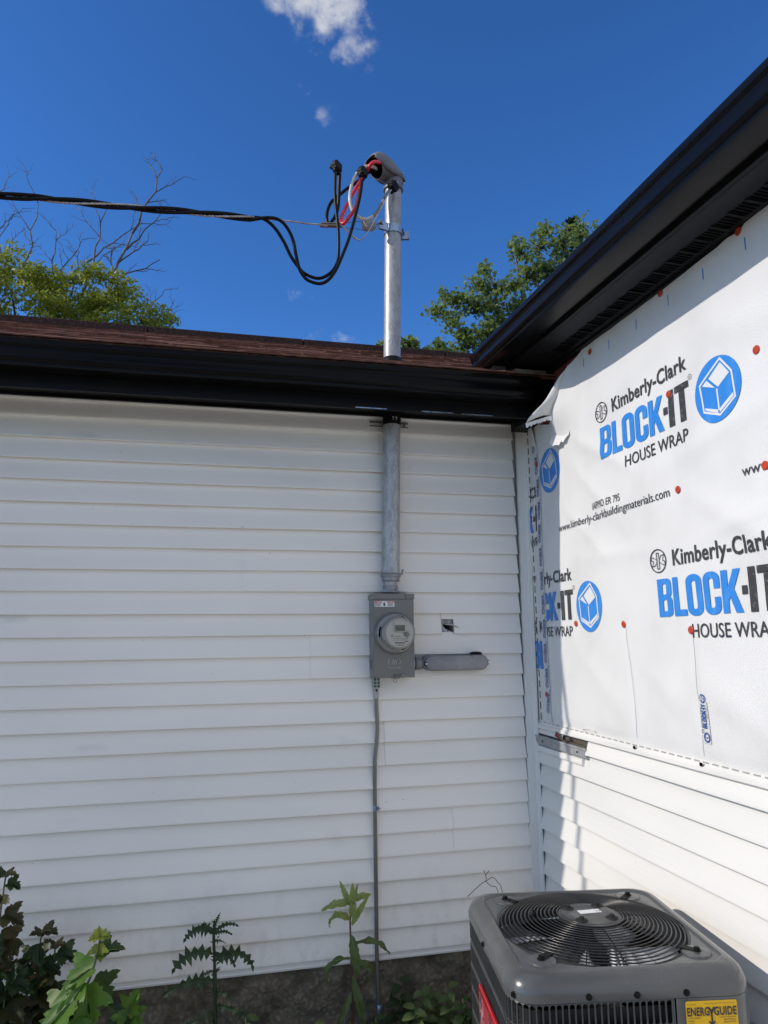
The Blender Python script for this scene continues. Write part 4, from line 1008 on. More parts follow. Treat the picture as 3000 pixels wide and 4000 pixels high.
mb = MB().lathe([(.026, 0), (.027, .006), (.024, .014), (.018, .017)], (-.326, -.052, 1.317), (0, 0, 1), 20)
for k in range(10): mb.obox((-.326+.026*cos(k*.628), -.052+.026*sin(k*.628), 1.325), (.003, 0, 0), (0, .003, 0), (0, 0, .006))
part(LB, 'plug', mb, m_rub, 40)
mb = MB()
for m, ox, oz in ((words('CONDUIT BODY', .040, .0045), -.550, 1.302), (words('MOGUL  LB-200', .046, .005), -.510, 1.292), (words('UL', .010, .006), -.548, 1.262), (stroke(circ(0, 0, .006, 14), .0012, True), -.515, 1.266), (words('E', .004, .005), -.517, 1.2635)):
    mb.add([(ox+x, -.0948, oz+z) for x, z in m[0]], m[1])
solidify(part(LB, 'cast_lettering', mb, m_lb), .0012)

# ================================================================== thin ground conduit with its connector
Gc = thing('ground_conduit', 'thin grey metal conduit running from the meter box down to the ground', 'conduit', (-.832, -.028, -G))
part(Gc, 'conduit_pipe', MB().tube(spline([(-.829, -.028, 1.140), (-.826, -.028, 1.05), (-.8235, -.028, .985), (-.828, -.028, .92), (-.836, -.027, .85), (-.838, -.026, .75), (-.838, -.026, .578), (-.837, -.027, .30), (-.836, -.028, .034), (-.834, -.032, -.10), (-.830, -.036, -.20), (-.828, -.038, -.29)], 8), .0092, 14), m_galvd, 180)
cb = part(Gc, 'connector_block', bevel_mb if False else MB().box((-.846, -.046, 1.170), (-.812, -.014, 1.2195)).box((-.842, -.042, 1.150), (-.816, -.016, 1.170)), m_galv)
bevel(cb, .002)
part(Gc, 'connector_sleeve', MB().lathe([(.0125, 0), (.0125, .028), (.011, .030)], (-.829, -.029, 1.122), (0, 0, 1), 18), m_galv, 40)
for r_ in range(3):
    for s in (-1, 1):
        mb = MB().lathe([(.0062, 0), (.0062, .004), (.0040, .0045), (.0036, .003)], (-.829+s*.0085, -.046, 1.2105-.0155*r_), (0, -1, 0), 12)
        part(Gc, 'green_screw', mb, m_green, 40, sub=cb)
part(Gc, 'set_screw', MB().lathe([(.0055, 0), (.0055, .003), (.002, .0035)], (-.829, -.042, 1.160), (0, -1, 0), 12), m_rub, 40, sub=cb)
mb = MB().lathe([(.0105, -.010), (.0108, 0), (.0105, .010)], (-.838, -.026, .625), (0, 0, 1), 18); mb.box((-.853, -.012, .614), (-.843, -.004, .636)); mb.box((-.832, -.040, .617), (-.822, -.026, .633)); mb.tube([(-.826, -.036, .626), (-.814, -.036, .626)], .0022, 8)
part(Gc, 'pipe_strap', mb, m_zinc, 40)
part(Gc, 'base_coupling', MB().lathe([(.0125, 0), (.013, .004), (.0125, .034), (.011, .036)], (-.829, -.037, -.232), (.06, -.05, 1), 18), m_zinc, 40)

# ================================================================== air conditioner
AZ = .85
AC = thing('air_conditioner', 'dark grey outdoor air conditioner unit with round fan grille on top', 'air conditioner', (-.456, -1.322, -G), radians(-9))
m_ac = M('charcoal_enamel', (.080, .084, .086), .25, spec=.5, coat=.25, var=[((.066, .069, .071), 6, .4, .75, I3, 4), ((.17, .17, .165), 90, .70, .78, I3, 2), ((.125, .122, .115), 5, .54, .80, I3, 9)], bump=[(60, .06, .0005, I3, 2)])
m_acl = M('charcoal_louvre', (.060, .064, .064), .38, spec=.5, var=[((.048, .05, .05), 7, .4, .75, I3, 4)])
m_grl = M('black_wire', (.015, .015, .016), .28, spec=.6)
m_hubp = M('hub_plate_dusty', (.055, .056, .056), .4, var=[((.14, .14, .135), 12, .45, .75, I3, 5)])
m_bld = M('fan_blade', (.50, .52, .55), .42, metal=.1, var=[((.38, .40, .43), 9, .4, .7, I3, 4)])
m_dark = M('inner_dark', (.010, .010, .011), .7)
HS, CR = .324, .075
def rsq(phi, h, r):
    """rounded square, by angle"""
    c, s = cos(phi), sin(phi); a = abs(c); b = abs(s)
    t = h/max(a, b)
    x, y = t*a, t*b
    k = h-r
    if x > k and y > k:      # ray against the corner circle
        B = -(a*k+b*k); Cc = 2*k*k-r*r; t = -B+sqrt(max(0, B*B-Cc)); x, y = t*a, t*b
    return Vector((math.copysign(x, c), math.copysign(y, s), 0))
NA = 128
def ring(h, r, z): return [rsq(2*pi*k/NA, h, r)+Vector((0, 0, z)) for k in range(NA)]
def cring(R_, z): return [Vector((R_*cos(2*pi*k/NA), R_*sin(2*pi*k/NA), z)) for k in range(NA)]
RO = .268
caprings = [ring(HS-.004, CR, AZ-.062), ring(HS, CR, AZ-.062), ring(HS, CR, AZ-.046), ring(HS-.003, CR, AZ-.032), ring(HS-.009, CR-.004, AZ-.019), ring(HS-.018, CR-.008, AZ-.009), ring(HS-.028, CR-.012, AZ-.003),
            ring(HS-.036, CR-.014, AZ-.001), ring(HS-.044, CR-.016, AZ), ring(HS-.0465, CR-.016, AZ-.003), ring(HS-.050, CR-.016, AZ-.006), ring(HS-.0525, CR-.016, AZ-.006)]
def blend(t, z):
    a = ring(HS-.0525, CR-.016, z); b = cring(RO, z); return [a[k].lerp(b[k], t) if a[k].length > b[k].length else a[k].lerp(b[k]*min(1, a[k].length/b[k].length), t) for k in range(NA)]
caprings = [[p for p in r_] for r_ in caprings]
def clampc(r_):   # circle may not cross the square
    return r_
RO = HS-.054
inner = [cring(RO+.004, AZ-.006), cring(RO, AZ-.009), cring(RO-.003, AZ-.016), cring(RO-.003, AZ-.075)]
tc = part(AC, 'top_cap', MB().loft(caprings+[[a.lerp(b, .5)+Vector((0, 0, .0)) for a, b in zip(caprings[-1], inner[0])]]+inner), m_ac, 40)
for i, a in enumerate([.6, 1.9, 3.1, 3.9, 4.35, 4.72, 5.1]):
    p = rsq(a, HS, CR); nrm = Vector((p.x if abs(p.x) > abs(p.y) else 0, p.y if abs(p.y) > abs(p.x) else 0, 0)).normalized()
    part(AC, 'cap_screw', MB().lathe([(.0085, 0), (.0085, .0015), (.0055, .002), (.0052, .006), (.003, .0065)], p+Vector((0, 0, AZ-.050)), nrm, 12), m_rub, 40, sub=tc)
# raised pads at the grille feet
FEET = [radians(a) for a in (132, 47, 226, 317)]
for a in FEET:
    mb = MB(); c = Vector((.304*cos(a), .304*sin(a), AZ-.0058)); mb.lathe([(.040, 0), (.037, .004), (.020, .0055)], c, (0, 0, 1), 24)
    part(AC, 'foot_pad', mb, m_ac, 40, sub=tc)
# louvred skin: perimeter sheet with rows of rounded slots
per = []      # (s, point, normal)
def perim(s):
    """arc length from the front-right end of the louvres, going left along the front, round the corner, back along the left side"""
    k = HS-.004; L1 = (.10+k-CR); La = CR*pi/2; L2 = 2*(k-CR)
    if s <= L1: return Vector((.10-s, -k, 0))
    if s <= L1+La:
        t = (s-L1)/CR; return Vector((-k+CR-CR*sin(t), -k+CR-CR*cos(t), 0))
    if s <= L1+La+L2: return Vector((-k, -k+CR+(s-L1-La), 0))
    t = (s-L1-La-L2)/CR; return Vector((-k+CR-CR*cos(t), k-CR+CR*sin(t), 0))
SP = .0168; k_ = HS-.004; SL_ = (.10+k_-CR)+CR*pi/2+2*(k_-CR)+CR*pi/2*.9
zt0 = AZ-.060; zbot = .06; rowh = .056; rowp = .0685
outer = [(0, zbot)]+[(SL_*i/90, zbot) for i in range(1, 91)]+[(SL_, zt0)]+[(SL_*(90-i)/90, zt0) for i in range(1, 90)]+[(0, zt0)]
holes = []; z = zt0-.006; s_stop = SL_-.035
rows = []
while z-rowh > .08: rows.append(z); z -= rowp
for z in rows:
    s = .006
    while s+SP < s_stop:
        holes.append(rr(s+.0016, z-rowh, s+SP-.0016, z, .0062, 2)); s += SP
m2 = poly2d([outer]+holes)
mb = MB().add([perim(x)+Vector((0, 0, y)) for x, y in m2[0]], m2[1])
lv = part(AC, 'louvre_panel', mb, m_acl, kind='stuff'); solidify(lv, .003, 0)
# solid service panel with a turned edge
mb = MB().loft([[(.106, -HS+.006, z), (.104, -HS+.002, z), (.108, -HS, z), (.14, -HS, z), (HS-CR, -HS, z)]+[(HS-CR+CR*sin(t*pi/16), -HS+CR-CR*cos(t*pi/16), z) for t in range(1, 9)]+[(HS, -.1, z), (HS, .1, z), (HS, HS-CR, z)] for z in (.05, AZ-.063)], closed=False)
sp = part(AC, 'service_panel', mb, m_ac, 30)
mb = MB()
ri = [ring(HS-.030, CR-.02, .05), ring(HS-.030, CR-.02, AZ-.09)]
part(AC, 'coil', MB().loft(ri), M('coil_fins', (.018, .019, .02), .55, metal=.3, bump=[(40, .5, .002, (8, 8, .2), 1)]), 60)
part(AC, 'base_pan', MB().loft([ring(HS, CR, .0), ring(HS, CR, .05)], cap=True), m_ac, 40)
part(AC, 'inner_floor', MB().loft([ring(HS-.04, CR-.02, AZ-.42)]*2, cap=True), m_dark)
# fan: motor, hub, three blades
fan = part(AC, 'fan_hub', MB().lathe([(.05, -.16), (.055, -.10), (.055, -.07), (.02, -.065)], (0, 0, AZ), (0, 0, 1), 24), m_dark, 40)
for b in range(4):
    a0 = radians(226+90*b); rg = []
    for i in range(9):
        t = i/8; r0 = .05+.195*t; wv = radians(30+20*t); lo = .035
        rg.append([(r0*cos(a0+wv*(u-.5)+.25*t), r0*sin(a0+wv*(u-.5)+.25*t), AZ-.078+(.055-.02*t)*(u-.5)+.010*sin(pi*u)) for u in [j/8 for j in range(9)]])
    solidify(part(AC, 'fan_blade', MB().loft(rg, closed=False), m_bld, 180, sub=fan), .002)
# wire grille
GR = part(AC, 'grille_rings', (lambda mb: [mb.tube([(R_*cos(2*pi*k/72), R_*sin(2*pi*k/72), AZ+.030-.034*(R_/RO)**2.2) for k in range(72)], .0021, 6, closed=True) for R_ in [.085+(.276-.085)*i/16 for i in range(17)]] and mb)(MB()), m_grl, 180, kind='stuff')
gz = lambda R_: AZ+.030-.034*(R_/RO)**2.2-.004
for a in FEET:
    for e in (-.0065, .0065):
        d = Vector((cos(a), sin(a), 0)); p = Vector((-sin(a), cos(a), 0))*e
        part(AC, 'grille_spoke', MB().tube([d*R_+p+Vector((0, 0, gz(R_))) for R_ in (.078, .14, .20, .25, .275, .298)], .0026, 6), m_grl, 180)
    c = d*.306+Vector((0, 0, AZ-.002)); 
    part(AC, 'grille_bolt', MB().lathe([(.012, -.002), (.012, .003), (.0085, .004), (.008, .011), (.004, .012)], c, (0, 0, 1), 12).obox(d*.284+Vector((0, 0, AZ-.001)), d*.022, Vector((-d.y, d.x, 0))*.010, (0, 0, .003)), m_rub, 40)
for a in [FEET[i]+radians(45) for i in range(4)]+[FEET[0]+radians(22), FEET[2]+radians(22)]:
    d = Vector((cos(a), sin(a), 0)); part(AC, 'grille_spoke', MB().tube([d*R_+Vector((0, 0, gz(R_))) for R_ in (.078, .14, .20, .25, .276)], .0019, 6), m_grl, 180)
hp = part(AC, 'motor_plate', MB().lathe([(.094, .014), (.094, .020), (.088, .024), (.060, .027), (.055, .0255), (.012, .0255)], (0, 0, AZ+.004), (0, 0, 1), 40), m_hubp, 40)
for a in (.9, 2.47, 4.04, 5.6):
    c = Vector((.068*cos(a), .068*sin(a), AZ+.0300))
    part(AC, 'motor_mount', MB().lathe([(.019, 0), (.018, .0015), (.013, .0012), (.012, .003), (.0075, .0035), (.007, .010), (.003, .011)], c, (0, 0, 1), 16), m_dark, 40, sub=hp)
part(AC, 'sticker', MB().obox((.004, .012, AZ+.0300), Vector((.034, .004, 0)), Vector((-.0016, .013, 0)), (0, 0, .0004)), m_white, sub=hp)
mb = MB()
for i in range(7):
    for j in range(5):
        if random.random() < .5: mb.obox((.022+i*.0022, .006+j*.0022+i*.0003, AZ+.0306), (.001, 0, 0), (0, .001, 0), (0, 0, .0002))
part(AC, 'sticker_print', mb, M('grey_print', (.25, .25, .25), .6), kind='stuff', sub=hp)
part(AC, 'grille_clip', MB().lathe([(.010, 0), (.011, .01), (.006, .018)], (-.165, .035, AZ+.014), (.1, .1, 1), 10), m_rub, 40)
# yellow energy label
m_yel = M('energy_yellow', (.72, .42, .008), .38)
EL = part(AC, 'energy_label', MB().add([(x, -HS-.0012, z) for x, z in rr(.126, .50, .262, AZ-.070, .005, 3)], [tuple(range(16))]), m_yel)
if EL.data.polygons[0].normal.y > 0: EL.data.flip_normals()
EY = -HS-.0022; ex, ez = .126, AZ-.070
def on_label(name, items):
    mb = MB()
    for m, ox, oz in items: mb.add([(ex+ox+x, EY, ez+oz+z) for x, z in m[0]], m[1])
    part(AC, name, mb, m_ink, sub=EL)
on_label('headline', [(words('ENERG', .0585, .0185, .030), .003, -.0335)]); on_label('headline', [(words('GUIDE', .060, .0185, .030), .0735, -.0335)])
on_label('arrow', [(stroke([(.0595, -.0150), (.0672, -.027), (.0745, -.0150)], .0052), 0, 0), (stroke([(.067, -.0255), (.067, -.0545)], .0042), 0, 0), (stroke([(.0595, -.0475), (.067, -.0560), (.0745, -.0475)], .0042), 0, 0)])
on_label('fine_print', [(words('U.S. Government', .026, .0026), .002, -.0085), (words('Federal law prohibits removal of this label before consumer purchase', .080, .0022), .050, -.0075),
                        (words('Central Air Conditioner', .034, .0034, .008), .003, -.0400), (words('Cooling Only', .018, .0034, .008), .003, -.0465), (words('Split System', .018, .0034, .008), .003, -.0530),
                        (words('Comfort Company Global', .042, .0030, .008), .088, -.0400), (words('MANUFACTURING, INC.', .031, .0030, .008), .099, -.0460), (words('Model RA13AZ', .032, .0030, .008), .098, -.0515),
                        (words('For energy cost info, visit', .036, .0028), .092, -.0775), (words('productinfo.energy.gov', .036, .0030, .008), .092, -.0845), (words('*Your air conditioner', .034, .0026), .092, -.1010)])
on_label('rating', [(words('Efficiency Rating', .047, .0055, .010), .016, -.0745), (words('SEER2**', .016, .0040), .0645, -.0742), (words('13.4*', .027, .0110, .018), .016, -.0930), (stroke([(.012, -.13), (.012, -.066), (.086, -.066), (.086, -.13)], .0008), 0, 0)])
# red badge on the left side, half peeled film
def leftp(y, z, o=.001): return Vector((-HS-o, y, z))
bp_ = rr(-.075, .545, .195, .672, .012, 3)
bd = part(AC, 'red_badge', MB().loft([[leftp(-y, z, .0005) for y, z in bp_], [leftp(-y, z, .006) for y, z in bp_], [leftp(-y*.97-.001, z, .008) for y, z in [(yy, .6085+(zz-.6085)*.95) for yy, zz in bp_]]], cap=True), M('red_enamel', (.50, .012, .02), .25, coat=.5), 40)
bd2 = rr(-.060, .560, .180, .656, .008, 3)
part(AC, 'badge_film', MB().add([leftp(-y, z+.004*noise.noise((y*30, z*30, 0)), .0086) for y, z in bd2], [tuple(range(len(bd2)))]), M('scuffed_film', (.38, .05, .07), .25, var=[((.62, .30, .32), 16, .5, .62, (1, 1, .5), 5), ((.10, .06, .08), 22, .52, .64, I3, 4)]), sub=bd)

# ================================================================== plants at the foot of the wall
def leafmat(name, col, tr, var=None, rough=.45):
    return M(name, col, rough, spec=.4, var=[(var or tuple(c*.65 for c in col), 25, .4, .7, I3, 4)], bump=[(60, .3, .002, I3, 3)], trans=tr)
m_lf_b = leafmat('leaf_bright', (.10, .20, .030), (.15, .30, .035), (.075, .15, .025))
m_lf_y = leafmat('leaf_young', (.22, .26, .05), (.30, .35, .05), (.16, .21, .04))
m_lf_d = leafmat('leaf_dark', (.030, .060, .018), (.04, .08, .02))
m_lf_r = leafmat('leaf_reddish', (.060, .055, .020), (.08, .06, .02), (.03, .05, .016))
m_lf_t = leafmat('leaf_thistle', (.040, .070, .032), (.04, .08, .03), (.07, .10, .055), .55)
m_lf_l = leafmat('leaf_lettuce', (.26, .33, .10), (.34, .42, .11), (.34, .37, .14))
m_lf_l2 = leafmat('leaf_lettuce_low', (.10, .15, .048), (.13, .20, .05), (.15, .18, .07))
m_stem = M('stem_green', (.06, .11, .03), .5, var=[((.10, .09, .04), 12, .4, .7, I3, 3)])
m_stemr = M('stem_reddish', (.09, .05, .03), .5)
m_vein = M('leaf_vein', (.22, .33, .10), .5)
MAPLE = [(0, .02), (-.05, .16), (-.02, .30), (.06, .34), (.07, .44), (.16, .40), (.20, .52), (.30, .62), (.42, .68), (.41, .55), (.48, .50), (.44, .40), (.47, .28), (.45, .22), (.56, .30), (.66, .34), (.66, .24), (.78, .22), (.79, .13), (.88, .10), (1.0, 0)]
def spiky(n, w, sp, base=.15):
    o = [(0, .012)]
    for i in range(1, n):
        t = i/n; env = w*(sin(pi*min(1, (t*.9+base)))**.7)
        o += [(t-.35/n, env*.30), (t+.10/n, env*(1+sp*random.uniform(-.25, .35)))]
    return o+[(1.0, 0)]
def lance(n, w, wav=.12):
    return [(0, .02)]+[(i/n, w*sin(pi*(i/n)**.75)**.8*(1+wav*(1 if i % 2 else -1))) for i in range(1, n)]+[(1.0, 0)]
def leaf(mb, half, base, d, nrm, L_, droop=.6, fold=.25, wid=1.0, wave=.0, face=None):
    d = Vector(d).normalized(); nrm = Vector(nrm); nrm = (nrm-d*nrm.dot(d)).normalized(); side = d.cross(nrm); base = Vector(base)
    fi = droop if abs(droop) > 1e-3 else 1e-3; ph = random.random()*6.28
    def P(a, b):
        aa = max(-.1, a); p = base+L_*(d*(sin(fi*aa)/fi)-nrm*((1-cos(fi*aa))/fi)); n_ = nrm*cos(fi*aa)+d*sin(fi*aa)
        if face is None: sd, fn = side, n_
        else:
            t_ = d*cos(fi*aa)-nrm*sin(fi*aa); sd = t_.cross(Vector(face)).normalized(); fn = sd.cross(t_)
        return p+sd*b*L_*wid*cos(fold)+fn*(abs(b)*L_*wid*sin(fold)+wave*L_*sin(a*19+b*11+ph)+wave*L_*.6*sin(a*7-b*23+ph*2))
    mid = [(i/6, 0) for i in range(7)]
    if all(half[i][0] < half[i+1][0] for i in range(len(half)-1)):      # long leaf: strip along the midrib
        for s in (1, -1):
            st = []
            for (a0, b0), (a1, b1) in zip(half, half[1:]): st += [(a0, b0)] if a1-a0 < .09 else [(a0, b0), ((a0+a1)/2, (b0+b1)/2)]
            st.append(half[-1]); o = len(mb.v)
            for a, b in st: mb.v += [P(a, 0), P(a, b*s)]
            mb.f += [(o+2*i, o+2*i+1, o+2*i+3, o+2*i+2) for i in range(len(st)-1)]
        return [P(a, 0) for a, _ in mid]
    for s in (1, -1):
        pl = mid+[(a, b*s) for a, b in half[::-1][1:]]
        tri = tessellate_polygon([[Vector((a, b, 0)) for a, b in pl]])
        mb.add([P(a, b) for a, b in pl], [tuple(t) for t in tri])
    return [P(a, 0) for a, _ in mid]
def plant(name, label, base, cat='plant', group=None): return thing(name, label, cat, base, group=group)
def add_leaf(root, mat, *a, vein=None, **k):
    mb = MB(); mid = leaf(mb, *a, **k); o = part(root, 'leaf', mb, mat, 180)
    if vein: part(root, 'midrib', MB().tube([p+Vector((0, -.001, .001)) for p in mid], [vein*(1-.8*i/6) for i in range(7)], 5), m_vein, 180, sub=o)
    return o
# bright maple-leaved seedling in the sun, left
Sp = plant('maple_seedling', 'bright green lobed-leaf seedling lit by the sun at lower left', (-2.02, -.56, -G))
part(Sp, 'stem', MB().tube(spline([(-2.05, -.56, -G), (-2.03, -.56, -.10), (-2.02, -.56, .10), (-2.0, -.555, .19), (-1.972, -.55, .25), (-1.955, -.55, .33), (-1.948, -.55, .375)], 6), [.0045]*30+[.003]*7, 7), m_stem, 180)
for b, d, n_, L_, dr, fo, mt_ in [((-1.985, -.56, .225), (.10, -.25, -.85), (-.25, -.85, .35), .150, .35, .12, m_lf_b), ((-2.02, -.575, .190), (-.80, -.2, -.50), (-.45, -.55, .75), .150, .5, .15, m_lf_b),
        ((-1.965, -.545, .275), (-.85, -.15, -.20), (-.2, -.5, .85), .120, .7, .3, m_lf_b), ((-1.955, -.53, .31), (.85, -.1, .28), (-.2, -.4, .9), .095, .3, .4, m_lf_d), ((-1.97, -.52, .22), (.65, .1, -.75), (.2, -.7, .6), .125, .4, .2, m_lf_d),
        ((-1.95, -.55, .350), (.05, -.2, -.95), (-.3, -.9, .2), .062, .3, .2, m_lf_y), ((-1.95, -.55, .375), (-.75, -.1, .0), (0, -.5, .9), .045, .6, .2, m_lf_y), ((-1.95, -.55, .375), (.8, -.1, .05), (0, -.5, .9), .042, .5, .2, m_lf_y), ((-1.95, -.55, .37), (-.1, -.1, 1), (0, -1, 0), .04, .2, .3, m_lf_y),
        ((-2.03, -.57, .12), (.35, -.5, -.5), (-.2, -.6, .8), .10, .6, .2, m_lf_b), ((-2.04, -.56, .10), (-.6, -.4, -.25), (-.1, -.6, .8), .12, .7, .2, m_lf_b), ((-1.99, -.56, .235), (-.55, -.35, -.55), (-.3, -.5, .8), .10, .4, .2, m_lf_b)]:
    add_leaf(Sp, mt_, MAPLE, b, d, n_, L_, dr+.2, fo+.08, 1.0, .022, vein=.0011 if L_ > .09 else None)
# dark seedlings in the shade behind it
def dark_seedling(label, base, tip, leaves):
    t = plant('dark_seedling', label, base, group='shaded seedlings at the left'); b, e = Vector(base), Vector(tip)
    part(t, 'stem', MB().tube(spline([b, b.lerp(e, .4)+Vector((.02, 0, 0)), b.lerp(e, .75), e], 6), .003, 6), m_stem, 180)
    for i in range(leaves):
        f = .35+.65*i/(leaves-1); p = b.lerp(e, f); a = i*2.4+base[0]*7; L_ = (.14*(1.15-f)+.045)*random.uniform(.75, 1.25)
        d = Vector((cos(a), -.35+.3*sin(a), .15-.4*random.random())); add_leaf(t, m_lf_d if random.random() < .6 else m_lf_r, MAPLE, p+d*.012, d, (random.uniform(-.4, .4), -.45, .8), L_, .7+.9*random.random(), .15+.35*random.random(), 1.0, .025)
    for a in (0, 2, 4.2): add_leaf(t, m_lf_r, MAPLE, e, (cos(a), -.3, .1), (0, -.4, .9), .045, .5, .2)
    return t
dark_seedling('tallest dark leafy seedling cut by the left edge of the photo', (-2.36, -.36, -G), (-2.318, -.36, .555), 17)
dark_seedling('dark seedling beside the bright one with reddish young leaves', (-2.20, -.34, -G), (-2.185, -.34, .335), 13)
dark_seedling('short dark seedling with drooping leaves against the bottom of the siding', (-2.15, -.33, -G), (-2.135, -.33, .285), 11)
dark_seedling('low dark leafy seedling at the bottom left corner', (-2.30, -.42, -G), (-2.27, -.42, .26), 15)
dark_seedling('dark bushy seedling under the tallest one', (-2.42, -.42, -G), (-2.36, -.44, .40), 15)
# small bright sprig at the bottom edge
s2 = plant('maple_sprout', 'small yellow-green sprout at the bottom edge between seedling and thistle', (-1.85, -.5, -G))
part(s2, 'stem', MB().tube(spline([(-1.86, -.5, -G), (-1.855, -.5, -.05), (-1.848, -.5, .09), (-1.845, -.5, .12)], 5), .003, 6), m_stem, 180)
for d, L_, mt_ in (((.35, -.2, .9), .085, m_lf_b), ((.9, -.3, .25), .05, m_lf_y), ((-.8, -.4, -.5), .10, m_lf_d), ((.3, -.7, -.6), .07, m_lf_b), ((.6, -.4, -.6), .08, m_lf_b), ((-.3, -.5, -.7), .08, m_lf_b)):
    add_leaf(s2, mt_, MAPLE, (-1.846, -.5, .10), d, (-.1, -.6, .75), L_, .4, .3)
# thistle
Tt = plant('thistle', 'dark green spiny thistle with drooping arms standing against the siding', (-1.545, -.2, -G))
part(Tt, 'stem', MB().tube(spline([(-1.535, -.2, -G), (-1.54, -.2, -.106), (-1.548, -.2, .092), (-1.555, -.2, .207), (-1.554, -.2, .262)], 6), [.0085]*12+[.006]*12+[.004], 8), m_lf_t, 180)
mb = MB()
for i in range(70):
    f = random.random(); z = -.28+.54*f; a = random.random()*6.28; p = Vector((-1.545, -.2, z)); d = Vector((cos(a), sin(a), .5))
    mb.add([p+d*.005+Vector((0, 0, .006)), p+d*.005-Vector((0, 0, .005)), p+d*(.016+.012*random.random())], [(0, 1, 2)])
part(Tt, 'stem_spines', mb, m_lf_t, kind='stuff')
for b, d, n_, L_, dr in [((-1.556, -.2, .215), (-.62, -.1, .80), (.80, -.1, .62), .150, 2.3), ((-1.552, -.2, .22), (.50, -.1, .86), (-.86, -.1, .5), .115, 1.7), ((-1.551, -.2, .14), (-.85, -.12, .55), (.55, -.1, .85), .205, 1.9),
        ((-1.550, -.2, .115), (.70, -.12, .74), (-.74, -.1, .7), .215, 2.2), ((-1.549, -.2, .045), (-.95, -.15, .32), (.32, -.1, .95), .215, 1.0), ((-1.552, -.2, .135), (.90, -.15, .42), (-.42, -.1, .9), .120, 1.9), ((-1.554, -.2, .235), (.08, -.2, .95), (-.9, -.1, .1), .075, .5),
        ((-1.555, -.2, .225), (-.35, -.25, .90), (.9, -.2, .35), .105, 2.2), ((-1.54, -.2, -.05), (.75, -.4, .1), (-.1, -.4, .9), .16, 1.2), ((-1.54, -.2, -.08), (-.7, -.4, .2), (.1, -.4, .9), .15, 1.3), ((-1.554, -.2, .215), (.60, -.3, .60), (-.6, -.2, .6), .085, 2.0), ((-1.554, -.2, .19), (.3, -.6, .5), (-.1, -.5, .8), .07, 1.5), ((-1.552, -.2, .08), (-.4, -.6, .4), (.1, -.5, .8), .07, 1.4), ((-1.545, -.2, .0), (.5, -.6, .4), (0, -.5, .8), .09, 1.5)]:
    add_leaf(Tt, m_lf_t, spiky(random.randint(8, 11), .135, 2.0, .12), b, d, n_, L_, dr+random.uniform(-.2, .2), .35, 1.0, .02, face=(random.uniform(-.3, .3), -1, random.uniform(-.1, .5)))
# tall lettuce-like weed beside the thin conduit
Lw = plant('tall_weed', 'tall green weed with long drooping leaves beside the thin conduit', (-.975, -.15, -G))
part(Lw, 'stem', MB().tube(spline([(-.968, -.15, -G), (-.972, -.15, -.12), (-.975, -.15, .043), (-.979, -.15, .195), (-.972, -.15, .30)], 6), [.0055]*12+[.004]*13, 7), m_stemr, 180)
for b, d, n_, L_, dr, w in [((-.975, -.15, .255), (-.45, -.1, .9), (-.2, -.8, .2), .10, .3, .7), ((-.972, -.15, .275), (.80, -.1, .45), (-.2, -.6, .7), .085, .6, 1.1), ((-.978, -.15, .265), (-.95, -.1, .25), (.1, -.5, .85), .115, .7, .9), ((-.975, -.16, .255), (.05, -.2, 1), (0, -1, .1), .085, .2, .9),
        ((-.978, -.16, .20), (-.55, -.2, .75), (.3, -.5, .7), .13, 2.4, .8), ((-.976, -.16, .215), (.12, -.25, .95), (0, -.95, .2), .075, .2, 1.2), ((-.974, -.155, .18), (.42, -.2, .85), (-.3, -.8, .3), .12, .5, .6), ((-.972, -.15, .26), (.25, -.1, .95), (-.3, -.8, .2), .075, .3, .7),
        ((-.975, -.158, .145), (.12, -.35, -.90), (-.1, -.93, .35), .14, .15, .8), ((-.97, -.15, .10), (.85, -.2, .42), (-.3, -.3, .9), .175, 1.3, .55), ((-.978, -.15, .045), (-.80, -.25, .45), (.3, -.3, .9), .165, 2.3, .6),
        ((-.97, -.15, .02), (.85, -.25, .30), (-.2, -.5, .85), .13, 1.9, .9), ((-.97, -.155, -.02), (.22, -.35, -.85), (-.1, -.9, .35), .19, .3, .5), ((-.975, -.155, -.08), (-.45, -.35, -.75), (0, -.85, .4), .13, .4, .6)]:
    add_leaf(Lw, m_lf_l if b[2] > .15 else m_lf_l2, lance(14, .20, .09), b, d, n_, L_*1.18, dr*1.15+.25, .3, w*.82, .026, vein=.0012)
# low weeds along the foundation
def low_weed(i, label, base, h, nl, L_, mt_):
    t = plant('low_weed', label, base, group='low weeds along the foundation'); b = Vector(base)
    part(t, 'stem', MB().tube([b, b+Vector((.008, 0, h*.5)), b+Vector((0, 0, h))], .0022, 5), m_stem, 180)
    for k in range(nl):
        f = .3+.7*k/max(1, nl-1); a = k*2.39+i; d = Vector((cos(a), -.3+.8*sin(a)*.5, .35-.5*random.random()))
        add_leaf(t, mt_, lance(8, .30, .04), b+Vector((0, 0, h*f)), d, (0, -.4, .9), L_*(1.2-.5*f), .8, .2)
wl = [(-.76, -.14, .24, 9, .085, 'low weed with broad dull leaves just right of the conduit foot'), (-.665, -.16, .19, 10, .075, 'low weed with narrow leaves between conduit foot and air conditioner'), (-.60, -.13, .16, 9, .08, 'low leafy weed close to the air conditioner corner'), (-.545, -.17, .20, 8, .07, 'round-leaved low weed touching the air conditioner'),
      (-.71, -.20, .15, 8, .08, 'low weed in front of the others right of the conduit'), (-.88, -.20, .13, 7, .07, 'low weed left of the conduit foot'), (-1.10, -.20, .14, 8, .08, 'low weed left of the tall weed'), (-1.42, -.22, .20, 9, .09, 'low dark weed between thistle and tall weed'), (-1.72, -.30, .16, 9, .09, 'low dark weed left of the thistle'), (-.50, -.22, .17, 8, .07, 'low weed half hidden behind the air conditioner')]
